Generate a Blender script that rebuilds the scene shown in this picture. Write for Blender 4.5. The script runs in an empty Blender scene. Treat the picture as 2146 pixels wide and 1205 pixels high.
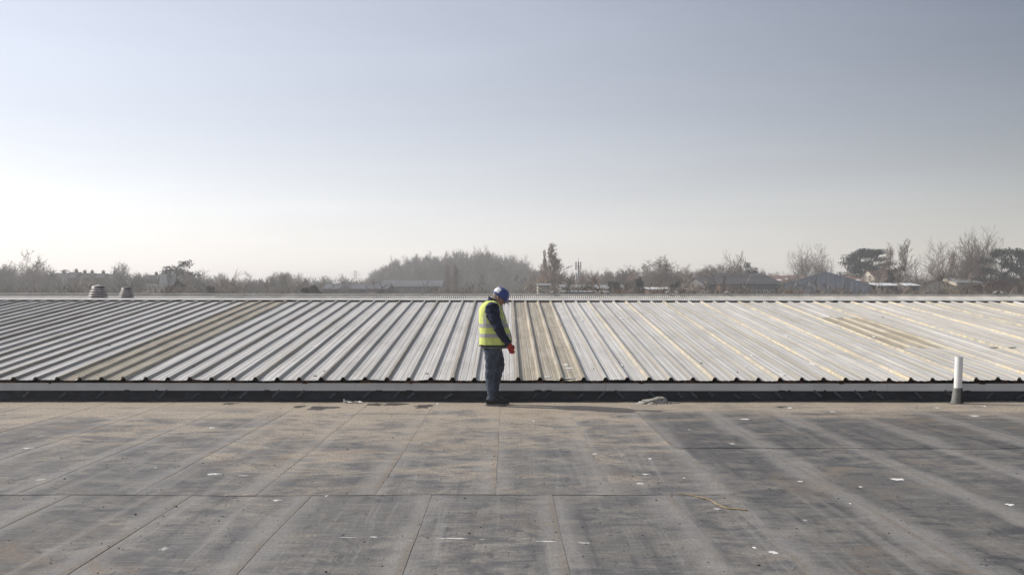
import bpy, bmesh, math, random
import numpy as np
from mathutils import Vector, Matrix, Euler, noise as mnoise

R = math.radians
SC = bpy.context.scene
COL = SC.collection

# ------------------------------------------------------------------ camera
F = 2086.0            # focal length in photograph pixels (2146 wide)
CAMH = 1.65
VPX, HZY = 1060.0, 615.0
cam = bpy.data.cameras.new('camera')
cam.sensor_width = 36.0
cam.lens = 36.0 * F / 2146.0
cam.clip_start = 0.1
cam.clip_end = 9000.0
camo = bpy.data.objects.new('camera', cam)
COL.objects.link(camo)
camo.location = (0, 0, CAMH)
pitch = math.atan((HZY - 602.5) / F)
yaw = math.atan((1073.0 - VPX) / F)
camo.rotation_euler = (Euler((R(90) + pitch, 0, -yaw), 'XYZ').to_matrix() @ Matrix.Rotation(R(0.07), 3, 'Z')).to_euler()
SC.camera = camo

# ------------------------------------------------------------------ sky, sun, exposure
SKY_MILK, SKY_LAYER = 5.8, 5.1
SUN_EL, SUN_AZ = 36.0, -70.0      # azimuth measured clockwise from +Y
w = bpy.data.worlds.new('World'); SC.world = w; w.use_nodes = True
nt = w.node_tree; nt.nodes.clear()
out = nt.nodes.new('ShaderNodeOutputWorld')
bg = nt.nodes.new('ShaderNodeBackground')
sky = nt.nodes.new('ShaderNodeTexSky'); sky.sky_type = 'NISHITA'; sky.sun_disc = False
sky.sun_elevation = R(SUN_EL); sky.sun_rotation = R(SUN_AZ)
sky.altitude = 50; sky.air_density = 1.0; sky.dust_density = 1.2; sky.ozone_density = 1.0
def wn(typ, **kw):
    n = nt.nodes.new(typ)
    for k, v in kw.items(): setattr(n, k, v)
    return n
def wm(op, a, b=0.0, clamp=False):
    n = wn('ShaderNodeMath', operation=op, use_clamp=clamp)
    for i, v in enumerate((a, b)):
        if isinstance(v, bpy.types.NodeSocket): nt.links.new(v, n.inputs[i])
        else: n.inputs[i].default_value = v
    return n.outputs[0]
def wmix(f, a, b, mode='MIX'):
    n = wn('ShaderNodeMix', data_type='RGBA', blend_type=mode)
    for sk, v in ((n.inputs[0], f), (n.inputs[6], a), (n.inputs[7], b)):
        if isinstance(v, bpy.types.NodeSocket): nt.links.new(v, sk)
        else: sk.default_value = v
    return n.outputs[2]
hs = wn('ShaderNodeHueSaturation'); hs.inputs['Saturation'].default_value = 1.6
nt.links.new(sky.outputs[0], hs.inputs['Color'])
tc = wn('ShaderNodeTexCoord'); gen = tc.outputs['Generated']
sp = wn('ShaderNodeSeparateXYZ'); nt.links.new(gen, sp.inputs[0])
sdir = Vector((math.sin(R(SUN_AZ)) * math.cos(R(SUN_EL)), math.cos(R(SUN_AZ)) * math.cos(R(SUN_EL)), math.sin(R(SUN_EL))))
dt = wn('ShaderNodeVectorMath', operation='DOT_PRODUCT'); nt.links.new(gen, dt.inputs[0]); dt.inputs[1].default_value = sdir
cosg = dt.outputs['Value']
elev = wm('MAXIMUM', sp.outputs[2], 0.0)
# hazy spring air: milky scattering round the sun plus a pale layer thickening towards the horizon
milk = wm('ADD', wm('MULTIPLY', wm('MAXIMUM', wm('ADD', cosg, 0.06), 0.0), SKY_MILK), 0.0)
layer = wm('MULTIPLY', wm('POWER', 2.71828, wm('MULTIPLY', elev, -6.0)), SKY_LAYER)
# thin cirrus veil
mp = wn('ShaderNodeMapping'); mp.inputs['Rotation'].default_value = (0, R(-22), R(14)); mp.inputs['Scale'].default_value = (1.0, 1.0, 8.0)
nz = wn('ShaderNodeTexNoise'); nz.inputs['Scale'].default_value = 1.7; nz.inputs['Detail'].default_value = 7; nz.inputs['Distortion'].default_value = 0.5
nt.links.new(gen, mp.inputs[0]); nt.links.new(mp.outputs[0], nz.inputs['Vector'])
rm = wn('ShaderNodeMapRange'); rm.interpolation_type = 'SMOOTHSTEP'; nt.links.new(nz.outputs[0], rm.inputs[0])
rm.inputs['From Min'].default_value = 0.42; rm.inputs['From Max'].default_value = 0.75; rm.inputs['To Min'].default_value = 0.985; rm.inputs['To Max'].default_value = 1.045
def cscale(c, k):
    n = wn('ShaderNodeVectorMath', operation='SCALE'); 
    if isinstance(c, bpy.types.NodeSocket): nt.links.new(c, n.inputs[0])
    else: n.inputs[0].default_value = c
    nt.links.new(k, n.inputs['Scale']); return n.outputs[0]
def cadd(a, b):
    n = wn('ShaderNodeVectorMath', operation='ADD'); nt.links.new(a, n.inputs[0]); nt.links.new(b, n.inputs[1]); return n.outputs[0]
veil = cadd(cscale((0.965, 0.98, 1.075), milk), cscale((1.095, 1.0, 0.965), layer))
tot = cadd(cscale(hs.outputs[0], wm('ADD', 0.27, 0.0)), veil)
tot = cscale(tot, rm.outputs[0])
nt.links.new(tot, bg.inputs[0])
bg.inputs[1].default_value = 0.12
nt.links.new(bg.outputs[0], out.inputs[0])

sl = bpy.data.lights.new('sun', 'SUN'); sl.energy = 4.3; sl.angle = R(0.55); sl.color = (1.0, 0.935, 0.84)
so = bpy.data.objects.new('sun', sl); COL.objects.link(so)
so.rotation_euler = sdir.to_track_quat('Z', 'Y').to_euler()
so.location = (-20, 10, 30)
SC.view_settings.view_transform = 'Standard'; SC.view_settings.look = 'None'
SC.view_settings.exposure = 0.0; SC.view_settings.gamma = 1.0; SC.view_settings.use_curve_mapping = False
SC.render.engine = 'CYCLES'
SC.cycles.use_denoising = True
SC.cycles.volume_bounces = 1
SC.cycles.max_bounces = 6

# ------------------------------------------------------------------ helpers
def PX(px, Y): return (px - VPX) / F * Y
def PZ(py, Y): return CAMH - (py - HZY) / F * Y
def gpt(px, py, z=0.0):
    Y = F * (CAMH - z) / (py - HZY)
    return PX(px, Y), Y

def setp(o, label=None, cat=None, group=None, kind=None):
    if label: o['label'] = label
    if cat: o['category'] = cat
    if group: o['group'] = group
    if kind: o['kind'] = kind
    return o

def link(name, me, mat=None, parent=None, smooth=False):
    o = bpy.data.objects.new(name, me); COL.objects.link(o)
    if mat is not None and len(me.materials) == 0: me.materials.append(mat)
    if parent is not None: o.parent = parent
    if smooth:
        me.polygons.foreach_set('use_smooth', [True] * len(me.polygons))
    return o

def mesh(name, verts, faces, uvs=None):
    me = bpy.data.meshes.new(name)
    me.from_pydata([tuple(v) for v in verts], [], [tuple(f) for f in faces])
    if uvs is not None:
        uv = me.uv_layers.new(name='UVMap')
        for p in me.polygons:
            for li in p.loop_indices:
                uv.data[li].uv = uvs[me.loops[li].vertex_index]
    me.update()
    return me

def empty(name, loc=(0, 0, 0), rz=0.0):
    o = bpy.data.objects.new(name, None); COL.objects.link(o)
    o.location = loc; o.rotation_euler = (0, 0, rz); o.empty_display_size = 0.2
    return o

class MB:
    """collects shapes into one mesh"""
    def __init__(s): s.v = []; s.f = []
    def add(s, vs, fs):
        n = len(s.v); s.v += [tuple(v) for v in vs]; s.f += [tuple(i + n for i in f) for f in fs]; return s
    def box(s, x0, x1, y0, y1, z0, z1):
        v = [(x0, y0, z0), (x1, y0, z0), (x1, y1, z0), (x0, y1, z0), (x0, y0, z1), (x1, y0, z1), (x1, y1, z1), (x0, y1, z1)]
        return s.add(v, [(0, 3, 2, 1), (4, 5, 6, 7), (0, 1, 5, 4), (1, 2, 6, 5), (2, 3, 7, 6), (3, 0, 4, 7)])
    def tube(s, pts, rads, n=6, cap=True, ry=None, up=None):
        pts = [Vector(p) for p in pts]; m = len(pts)
        if not hasattr(rads, '__len__'): rads = [rads] * m
        if ry is None: ry = rads
        vs = []; fs = []; pu = None
        for i in range(m):
            d = (pts[min(i + 1, m - 1)] - pts[max(i - 1, 0)])
            if d.length < 1e-9: d = Vector((0, 0, 1))
            d.normalize()
            if pu is None:
                a = Vector(up) if up else (Vector((0, 1, 0)) if abs(d.y) < 0.9 else Vector((1, 0, 0)))
                pu = (a - d * a.dot(d)).normalized()
            else:
                pu = (pu - d * pu.dot(d)).normalized()
            q = d.cross(pu)
            for k in range(n):
                t = 2 * math.pi * k / n
                vs.append(pts[i] + q * (rads[i] * math.cos(t)) + pu * (ry[i] * math.sin(t)))
        for i in range(m - 1):
            for k in range(n):
                fs.append((i * n + k, i * n + (k + 1) % n, (i + 1) * n + (k + 1) % n, (i + 1) * n + k))
        if cap:
            fs.append(tuple(reversed(range(n)))); fs.append(tuple((m - 1) * n + k for k in range(n)))
        return s.add(vs, fs)
    def rings(s, rings, cap=True):
        """rings: list of equal-length point loops"""
        n = len(rings[0]); vs = [p for r in rings for p in r]; fs = []
        for i in range(len(rings) - 1):
            for k in range(n):
                fs.append((i * n + k, i * n + (k + 1) % n, (i + 1) * n + (k + 1) % n, (i + 1) * n + k))
        if cap:
            fs.append(tuple(reversed(range(n)))); fs.append(tuple((len(rings) - 1) * n + k for k in range(n)))
        return s.add(vs, fs)
    def lathe(s, prof, c=(0, 0, 0), n=24, cap=True):
        return s.rings([[(c[0] + r * math.cos(2 * math.pi * k / n), c[1] + r * math.sin(2 * math.pi * k / n), c[2] + z) for k in range(n)] for r, z in prof], cap)
    def build(s, name, mat=None, parent=None, smooth=False):
        return link(name, mesh(name, s.v, s.f), mat, parent, smooth)

def remeshed(mb, voxel, smooth_it=4, mat=None, name='m'):
    """union overlapping closed shapes into one continuous surface"""
    o = link(name + '_tmp', mesh(name, mb.v, mb.f))
    bm = bmesh.new(); bm.from_mesh(o.data); bmesh.ops.recalc_face_normals(bm, faces=bm.faces); bm.to_mesh(o.data); bm.free()
    m = o.modifiers.new('r', 'REMESH'); m.mode = 'VOXEL'; m.voxel_size = voxel
    if smooth_it:
        sm = o.modifiers.new('s', 'SMOOTH'); sm.iterations = smooth_it; sm.factor = 0.5
    dg = bpy.context.evaluated_depsgraph_get()
    me = bpy.data.meshes.new_from_object(o.evaluated_get(dg))
    me.name = name
    bpy.data.objects.remove(o)
    me.materials.clear()
    if mat: me.materials.append(mat)
    me.polygons.foreach_set('use_smooth', [True] * len(me.polygons))
    return me

def displace(me, fn):
    """move each vertex by fn(co, normal)"""
    me.update()
    ns = [Vector(v.normal) for v in me.vertices]
    for v, nn in zip(me.vertices, ns): v.co = v.co + fn(v.co, nn)
    me.update()

# ------------------------------------------------------------------ materials
class G:
    def __init__(s, name, rough=0.8, spec=0.3, metal=0.0):
        s.m = bpy.data.materials.new(name); s.m.use_nodes = True
        s.t = s.m.node_tree; s.b = s.t.nodes['Principled BSDF']
        s.b.inputs['Roughness'].default_value = rough; s.b.inputs['Specular IOR Level'].default_value = spec
        s.b.inputs['Metallic'].default_value = metal
    def n(s, typ, **kw):
        nd = s.t.nodes.new(typ)
        for k, v in kw.items(): setattr(nd, k, v)
        return nd
    def put(s, sock, v):
        if isinstance(v, bpy.types.NodeSocket): s.t.links.new(v, sock)
        else: sock.default_value = v
    def pos(s): return s.n('ShaderNodeNewGeometry').outputs['Position']
    def obj(s): return s.n('ShaderNodeTexCoord').outputs['Object']
    def uv(s): return s.n('ShaderNodeTexCoord').outputs['UV']
    def rand(s): return s.n('ShaderNodeObjectInfo').outputs['Random']
    def ocol(s): return s.n('ShaderNodeObjectInfo').outputs['Color']
    def scale(s, vec, sc, off=None):
        m = s.n('ShaderNodeMapping'); s.put(m.inputs[0], vec); m.inputs['Scale'].default_value = sc
        if off is not None: s.put(m.inputs['Location'], off)
        return m.outputs[0]
    def noise(s, vec, sc=5.0, det=4, rough=0.55, dist=0.0):
        n = s.n('ShaderNodeTexNoise'); s.put(n.inputs['Vector'], vec)
        n.inputs['Scale'].default_value = sc; n.inputs['Detail'].default_value = det
        n.inputs['Roughness'].default_value = rough; n.inputs['Distortion'].default_value = dist
        return n.outputs[0]
    def ramp(s, v, a, b, lo=0.0, hi=1.0, smooth=True):
        m = s.n('ShaderNodeMapRange'); m.interpolation_type = 'SMOOTHSTEP' if smooth else 'LINEAR'
        s.put(m.inputs[0], v); s.put(m.inputs[1], a); s.put(m.inputs[2], b); s.put(m.inputs[3], lo); s.put(m.inputs[4], hi)
        return m.outputs[0]
    def math(s, op, a, b=0.0, c=None):
        m = s.n('ShaderNodeMath', operation=op); s.put(m.inputs[0], a); s.put(m.inputs[1], b)
        if c is not None: s.put(m.inputs[2], c)
        return m.outputs[0]
    def mix(s, f, a, b, mode='MIX'):
        m = s.n('ShaderNodeMix', data_type='RGBA', blend_type=mode)
        s.put(m.inputs[0], f); s.put(m.inputs[6], a if isinstance(a, bpy.types.NodeSocket) else (*a, 1.0)[:4]); s.put(m.inputs[7], b if isinstance(b, bpy.types.NodeSocket) else (*b, 1.0)[:4])
        return m.outputs[2]
    def sep(s, v):
        n = s.n('ShaderNodeSeparateXYZ'); s.put(n.inputs[0], v); return n.outputs
    def comb(s, x, y, z):
        n = s.n('ShaderNodeCombineXYZ'); s.put(n.inputs[0], x); s.put(n.inputs[1], y); s.put(n.inputs[2], z); return n.outputs[0]
    def bump(s, h, strength=0.3, dist=0.01):
        n = s.n('ShaderNodeBump'); n.inputs['Strength'].default_value = strength; n.inputs['Distance'].default_value = dist
        s.put(n.inputs['Height'], h); s.t.links.new(n.outputs[0], s.b.inputs['Normal'])
    def col(s, c): s.put(s.b.inputs['Base Color'], c if isinstance(c, bpy.types.NodeSocket) else (*c, 1.0)[:4]); return s
    def rough(s, r): s.put(s.b.inputs['Roughness'], r); return s

def simple(name, c, rough=0.8, spec=0.3, var=0.25, sc=6.0, metal=0.0, bump=0.0, perobj=0.0):
    g = G(name, rough, spec, metal)
    n = g.noise(g.obj(), sc, 5, 0.6)
    k = g.ramp(n, 0.3, 0.7, 1.0 - var, 1.0 + var, False)
    if perobj: k = g.math('MULTIPLY', k, g.ramp(g.rand(), 0, 1, 1 - perobj, 1 + perobj, False))
    g.col(g.mix(1.0, c, g.comb(k, k, k), 'MULTIPLY'))
    if bump: g.bump(n, 0.5, bump)
    return g.m

M = {}
# weathered roofing felt: obj.color = (brightness, dust amount, seed)
def mat_felt():
    g = G('roofing_felt', 0.75, 0.25)
    p = g.pos(); oc = g.sep(g.ocol()); uv = g.sep(g.uv())
    seed = g.math('MULTIPLY', oc[2], 40.0)
    xyz = g.sep(p)
    ps = g.comb(xyz[0], xyz[1], g.math('MULTIPLY', oc[2], 0.5))
    big = g.noise(ps, 0.9, 5, 0.6, 0.6)
    mid = g.noise(g.scale(ps, (1.0, 1.6, 1)), 2.6, 6, 0.65, 0.4)
    fine = g.noise(g.scale(p, (4.0, 1.0, 1)), 14, 4, 0.7)
    streak = g.noise(g.scale(p, (1.0, 9.0, 1)), 3.2, 6, 0.75, 0.5)
    grit = g.noise(p, 55, 3, 0.7)
    patch = g.noise(g.scale(p, (1.0, 0.8, 1)), 4.5, 7, 0.72, 0.8)
    # light lines drawn along the sheet by sweeping
    lines = g.noise(g.scale(p, (30.0, 0.5, 1)), 1.0, 3, 0.6)
    base = g.mix(g.ramp(mid, 0.32, 0.7), (0.072, 0.073, 0.077), (0.225, 0.21, 0.188))
    base = g.mix(g.ramp(big, 0.42, 0.62, 0.0, 0.75), base, (0.13, 0.126, 0.118))
    base = g.mix(g.math('MULTIPLY', g.ramp(streak, 0.48, 0.72), 0.6), base, (0.30, 0.29, 0.272))
    base = g.mix(g.math('MULTIPLY', g.ramp(patch, 0.54, 0.64), 0.65), base, (0.062, 0.062, 0.067))
    base = g.mix(g.math('MULTIPLY', g.ramp(lines, 0.62, 0.75), 0.22), base, (0.33, 0.32, 0.30))
    ys = g.noise(g.scale(p, (3.4, 0.16, 1)), 1.5, 6, 0.7, 0.35)
    base = g.mix(g.math('MULTIPLY', g.ramp(ys, 0.52, 0.70), 0.5), base, (0.285, 0.275, 0.258))
    base = g.mix(g.math('MULTIPLY', g.ramp(ys, 0.48, 0.32), 0.6), base, (0.07, 0.07, 0.075))
    sc1 = g.noise(g.scale(p, (2.0, 60.0, 1)), 1.0, 4, 0.8, 0.2)
    base = g.mix(g.math('MULTIPLY', g.ramp(sc1, 0.62, 0.72), 0.5), base, (0.32, 0.31, 0.295))
    base = g.mix(1.0, base, g.comb(g.math('MULTIPLY', oc[0], 2.0), g.math('MULTIPLY', oc[0], 2.0), g.math('MULTIPLY', oc[0], 2.0)), 'MULTIPLY')
    # pale silt beside the laps, brown in the lap itself
    e = g.math('MINIMUM', uv[0], g.math('SUBTRACT', 1.0, uv[0]))
    en = g.math('ADD', e, g.ramp(g.noise(g.scale(ps, (1, 0.6, 1)), 1.6, 4, 0.6), 0.2, 0.8, -0.14, 0.14, False))
    silt = g.math('MULTIPLY', g.ramp(en, 0.05, 0.24, 1.0, 0.0), 0.55)
    base = g.mix(silt, base, (0.27, 0.26, 0.245))
    lap = g.math('MULTIPLY', g.ramp(e, 0.015, 0.075, 1.0, 0.0), g.ramp(g.noise(ps, 1.1, 4, 0.6), 0.35, 0.6, 0.05, 0.55))
    base = g.mix(lap, base, (0.165, 0.132, 0.10))
    # tan dust: by sheet, and along the upstand where water stands
    dz = g.ramp(g.math('ADD', xyz[1], g.ramp(g.noise(g.scale(p, (0.35, 1, 1)), 1.3, 4), 0.2, 0.8, -1.6, 1.6, False)), 12.6, 14.6)
    DD = g.math('MULTIPLY', g.math('ADD', oc[1], g.ramp(xyz[1], 7.5, 13.5, -0.24, 0.16)), 0.36)
    dn = g.ramp(g.noise(g.scale(ps, (0.7, 1.1, 1)), 1.7, 8, 0.74, 0.7), g.math('SUBTRACT', 0.74, DD), g.math('SUBTRACT', 0.94, DD))
    dust = g.math('MINIMUM', g.math('ADD', g.math('MULTIPLY', dn, 0.75), g.math('MULTIPLY', dz, g.ramp(mid, 0.25, 0.6, 0.55, 0.95))), 0.92)
    base = g.mix(dust, base, g.mix(g.ramp(fine, 0.3, 0.7), (0.285, 0.235, 0.178), (0.42, 0.36, 0.285)))
    # brown rusty blotches
    bl = g.ramp(g.noise(ps, 0.6, 6, 0.75, 0.9), 0.54, 0.68)
    base = g.mix(g.math('MULTIPLY', bl, 0.55), base, (0.20, 0.15, 0.108))
    fk = g.math('MULTIPLY', g.ramp(fine, 0.25, 0.75, 0.82, 1.18, False), g.ramp(grit, 0.25, 0.75, 0.8, 1.2, False))
    base = g.mix(1.0, base, g.comb(fk, fk, fk), 'MULTIPLY')
    g.col(base)
    g.rough(g.ramp(mid, 0.3, 0.7, 0.62, 0.85))
    g.bump(g.math('ADD', fine, g.math('MULTIPLY', mid, 2.0)), 0.35, 0.006)
    return g.m
M['felt'] = mat_felt()

# weathered profiled roof sheet: obj.color = (brightness, lichen, seed)
def mat_sheet():
    g = G('weathered_sheet', 0.5, 0.3)
    oc = g.sep(g.ocol()); uvv = g.uv(); uv = g.sep(uvv); p = g.pos(); x = g.sep(p)
    seed = g.math('MULTIPLY', oc[2], 50.0)
    q = g.comb(g.math('ADD', g.math('MULTIPLY', uv[0], 26.0), seed), g.math('MULTIPLY', uv[1], 3.0), seed)
    st = g.noise(q, 1.0, 5, 0.65, 0.3)
    cl = g.noise(g.scale(p, (1, 0.45, 1)), 1.7, 6, 0.65, 0.4)
    fi = g.noise(p, 22, 4, 0.7)
    base = g.mix(g.ramp(st, 0.3, 0.7), (0.44, 0.425, 0.40), (0.63, 0.615, 0.59))
    base = g.mix(g.math('MULTIPLY', g.ramp(cl, 0.42, 0.75), 0.6), base, (0.37, 0.35, 0.31))
    # grime tracks beside ribs, darkened further to paint in flank shade: ribs sit at u = 0, 1/3, 2/3, 1
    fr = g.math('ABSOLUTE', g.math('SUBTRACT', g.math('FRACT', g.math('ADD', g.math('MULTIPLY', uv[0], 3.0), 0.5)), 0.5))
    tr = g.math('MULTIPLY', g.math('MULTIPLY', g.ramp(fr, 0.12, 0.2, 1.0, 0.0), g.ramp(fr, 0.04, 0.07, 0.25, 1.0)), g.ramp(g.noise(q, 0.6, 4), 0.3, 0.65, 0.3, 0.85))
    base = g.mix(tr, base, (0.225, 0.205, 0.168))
    st2 = g.noise(g.comb(g.math('ADD', g.math('MULTIPLY', uv[0], 70.0), seed), g.math('MULTIPLY', uv[1], 7.0), seed), 1.0, 5, 0.75, 0.5)
    base = g.mix(g.math('MULTIPLY', g.ramp(st2, 0.55, 0.72), 0.5), base, (0.27, 0.25, 0.21))
    # ochre lichen on the lapped ribs
    ue = g.math('MINIMUM', uv[0], g.math('SUBTRACT', 1.0, uv[0]))
    dl = g.math('MULTIPLY', g.math('MULTIPLY', g.ramp(ue, 0.03, 0.07, 1.0, 0.0), g.math('SUBTRACT', 1.0, oc[1])), g.ramp(st2, 0.3, 0.6, 0.35, 0.85))
    base = g.mix(dl, base, (0.15, 0.13, 0.10))
    ln = g.noise(g.scale(p, (1, 0.6, 1)), 9, 5, 0.7)
    ln2 = g.noise(p, 0.7, 3, 0.5)
    li = g.math('MULTIPLY', g.math('MULTIPLY', g.ramp(ue, 0.03, 0.075, 1.0, 0.0), g.ramp(ln, 0.36, 0.58)), g.math('MULTIPLY', oc[1], g.ramp(ln2, 0.3, 0.6, 0.35, 1.0)))
    base = g.mix(g.math('MINIMUM', li, 0.9), base, g.mix(g.ramp(fi, 0.4, 0.65), (0.47, 0.39, 0.24), (0.58, 0.53, 0.42)))
    # faint overall lichen in pans
    lp = g.math('MULTIPLY', g.ramp(g.noise(g.scale(p, (1.2, 0.4, 1)), 3.2, 6, 0.7), 0.52, 0.7), g.math('MULTIPLY', oc[1], 0.35))
    base = g.mix(lp, base, (0.44, 0.40, 0.27))
    sp = g.math('MULTIPLY', g.ramp(g.noise(p, 30, 2, 0.5), 0.70, 0.76), 0.5)
    base = g.mix(sp, base, (0.72, 0.71, 0.69))
    dk = g.math('MULTIPLY', g.ramp(g.noise(g.scale(p, (1, 0.6, 1)), 12, 3, 0.5), 0.71, 0.77), 0.7)
    base = g.mix(dk, base, (0.13, 0.12, 0.10))
    b2 = g.math('MULTIPLY', oc[0], 2.0)
    base = g.mix(1.0, base, g.comb(b2, b2, b2), 'MULTIPLY')
    # rusty cut end at the eave
    g.col(g.mix(g.math('MULTIPLY', g.ramp(uv[1], 0.0004, 0.0022, 1.0, 0.0), 0.85), base, (0.075, 0.045, 0.028)))
    g.rough(g.ramp(st, 0.3, 0.7, 0.42, 0.62))
    g.bump(fi, 0.25, 0.003)
    return g.m
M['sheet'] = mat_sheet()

def mat_grp():
    g = G('rooflight_plastic', 0.55, 0.35)
    oc = g.sep(g.ocol()); uv = g.sep(g.uv()); p = g.pos()
    q = g.comb(g.math('MULTIPLY', uv[0], 30.0), g.math('MULTIPLY', uv[1], 6.0), g.math('MULTIPLY', oc[2], 30.0))
    st = g.noise(q, 1.0, 6, 0.7, 0.4); fi = g.noise(p, 16, 5, 0.75); cl = g.noise(p, 2.0, 5, 0.6)
    base = g.mix(g.ramp(st, 0.3, 0.7), (0.25, 0.215, 0.155), (0.44, 0.39, 0.30))
    base = g.mix(g.math('MULTIPLY', g.ramp(fi, 0.5, 0.7), 0.5), base, (0.47, 0.45, 0.38))
    base = g.mix(g.math('MULTIPLY', g.ramp(cl, 0.45, 0.7), 0.5), base, (0.22, 0.185, 0.13))
    # washed paler in places where the dirt has run off
    base = g.mix(g.ramp(g.noise(g.comb(g.math('MULTIPLY', uv[0], 9.0), g.math('MULTIPLY', uv[1], 5.0), g.math('MULTIPLY', oc[2], 30.0)), 1.0, 5, 0.65), 0.48, 0.68, 0.0, 0.7), base, (0.47, 0.44, 0.37))
    b2 = g.math('MULTIPLY', oc[0], 2.0)
    g.col(g.mix(1.0, base, g.comb(b2, b2, b2), 'MULTIPLY'))
    g.bump(fi, 0.3, 0.003)
    return g.m
M['grp'] = mat_grp()

def mat_upstand():
    g = G('black_upstand_felt', 0.6, 0.35)
    p = g.pos(); z = g.sep(p)[2]
    n = g.noise(g.scale(p, (1, 1, 2)), 3.0, 6, 0.65, 0.5); f = g.noise(p, 30, 4, 0.7)
    base = g.mix(g.ramp(n, 0.35, 0.7), (0.012, 0.013, 0.016), (0.034, 0.036, 0.043))
    d = g.math('MULTIPLY', g.ramp(g.math('ADD', z, g.ramp(n, 0.3, 0.7, -0.03, 0.03)), 0.0, 0.035, 1.0, 0.0), 0.5)
    base = g.mix(d, base, (0.13, 0.115, 0.095))
    g.col(base); g.bump(g.math('ADD', n, f), 0.5, 0.01)
    return g.m
M['upstand'] = mat_upstand()
def mat_print():
    g = G('worn_white_print', 0.7, 0.2)
    uv = g.sep(g.uv()); n = g.noise(g.obj(), 60, 3, 0.7)
    # worn letter-like blocks along the strip, between two rule lines
    fx = g.math('FRACT', g.math('MULTIPLY', uv[0], 9.0)); fy = uv[1]
    let = g.math('MULTIPLY', g.math('GREATER_THAN', fx, 0.3), g.math('MULTIPLY', g.math('GREATER_THAN', fy, 0.28), g.math('LESS_THAN', fy, 0.72)))
    rule = g.math('MAXIMUM', g.math('LESS_THAN', fy, 0.1), g.math('GREATER_THAN', fy, 0.9))
    k = g.math('MULTIPLY', g.math('MAXIMUM', let, rule), g.ramp(n, 0.35, 0.65, 0.25, 1.0))
    k = g.math('MULTIPLY', k, g.ramp(g.rand(), 0, 1, 0.35, 1.0))
    g.col(g.mix(k, (0.05, 0.053, 0.06), (0.20, 0.205, 0.225)))
    return g.m
M['print'] = mat_print()
M['fascia'] = simple('grey_fascia_metal', (0.58, 0.585, 0.59), 0.5, 0.4, 0.10, 3.0, bump=0.002)
M['eave_dark'] = simple('rusty_dark_eave', (0.045, 0.028, 0.02), 0.9, 0.1, 0.6, 14)
M['eave_rust'] = simple('rust_brown_scale', (0.10, 0.048, 0.028), 0.95, 0.05, 0.6, 30)
M['ridge'] = simple('pale_ridge_metal', (0.56, 0.55, 0.52), 0.55, 0.4, 0.18, 4.0)
M['body'] = simple('grey_masonry', (0.16, 0.15, 0.14), 0.9, 0.1, 0.2)  # plain warm grey wall colour
M['corr'] = simple('corrugated_cement', (0.50, 0.475, 0.43), 0.85, 0.2, 0.22, 1.2)
M['corr2'] = simple('corrugated_cement_old', (0.40, 0.385, 0.355), 0.85, 0.2, 0.2, 1.2)
M['ventm'] = simple('weathered_vent_metal', (0.13, 0.115, 0.115), 0.5, 0.4, 0.3, 8)
M['ventl'] = simple('pale_vent_louvre', (0.47, 0.43, 0.42), 0.5, 0.4, 0.3, 8)
M['plastic'] = simple('white_plastic', (0.80, 0.80, 0.79), 0.4, 0.4, 0.06, 5)
M['lead'] = simple('dull_lead_collar', (0.17, 0.168, 0.16), 0.6, 0.35, 0.3, 14, bump=0.004)
M['darkfelt'] = simple('damp_dark_felt', (0.06, 0.053, 0.045), 0.6, 0.3, 0.45, 9)
M['white'] = simple('dried_white_splash', (0.70, 0.70, 0.68), 0.8, 0.2, 0.15, 12)
M['grit'] = simple('dark_grit', (0.10, 0.09, 0.08), 0.95, 0.05, 0.9, 2.5)
M['whitef'] = simple('faint_white_scuff', (0.40, 0.39, 0.37), 0.8, 0.2, 0.25, 20)
M['rag'] = simple('white_rag', (0.66, 0.64, 0.61), 0.9, 0.1, 0.2, 18)
M['rubble'] = simple('pale_rubble', (0.33, 0.31, 0.275), 0.95, 0.1, 0.45, 24, bump=0.01)
M['cord'] = simple('ochre_cord', (0.30, 0.23, 0.14), 0.9, 0.1, 0.3, 20)
M['grass'] = simple('winter_grass', (0.11, 0.10, 0.055), 0.95, 0.05, 0.35, 0.05)
M['gull'] = simple('white_plumage', (0.75, 0.75, 0.74), 0.8, 0.2, 0.05)
M['gullw'] = simple('grey_wing', (0.38, 0.39, 0.41), 0.8, 0.2, 0.1)
M['beak'] = simple('yellow_beak', (0.6, 0.38, 0.05), 0.5, 0.3, 0.05)
# background
M['bark'] = simple('grey_brown_bark', (0.125, 0.108, 0.092), 0.95, 0.05, 0.2, 1.0, perobj=0.25)
M['twig'] = simple('winter_twigs', (0.20, 0.168, 0.136), 0.95, 0.05, 0.25, 0.5, perobj=0.3)
M['twigr'] = simple('reddish_twigs', (0.25, 0.185, 0.14), 0.95, 0.05, 0.25, 0.5, perobj=0.2)
M['twigp'] = simple('pale_brown_twigs', (0.34, 0.26, 0.205), 0.95, 0.05, 0.25, 0.5)
M['twigg'] = simple('olive_twigs', (0.185, 0.17, 0.118), 0.95, 0.05, 0.25, 0.5, perobj=0.25)
M['needle'] = simple('dark_needles', (0.026, 0.034, 0.026), 0.9, 0.1, 0.4, 0.8, perobj=0.2)
M['ivy'] = simple('dark_ivy_leaves', (0.045, 0.055, 0.032), 0.8, 0.2, 0.4, 1.0, perobj=0.2)
M['slate'] = simple('slate_roof', (0.055, 0.053, 0.058), 0.9, 0.1, 0.15, 0.8)
M['tile'] = simple('brown_tile_roof', (0.17, 0.105, 0.08), 0.85, 0.2, 0.2, 0.8)
M['brick'] = simple('red_brick', (0.15, 0.09, 0.07), 0.9, 0.1, 0.2, 1.5)
M['cream'] = simple('cream_render', (0.50, 0.46, 0.38), 0.9, 0.1, 0.12, 0.6)
M['steel_blue'] = simple('blue_grey_cladding', (0.33, 0.365, 0.42), 0.6, 0.3, 0.12, 0.4)
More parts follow.
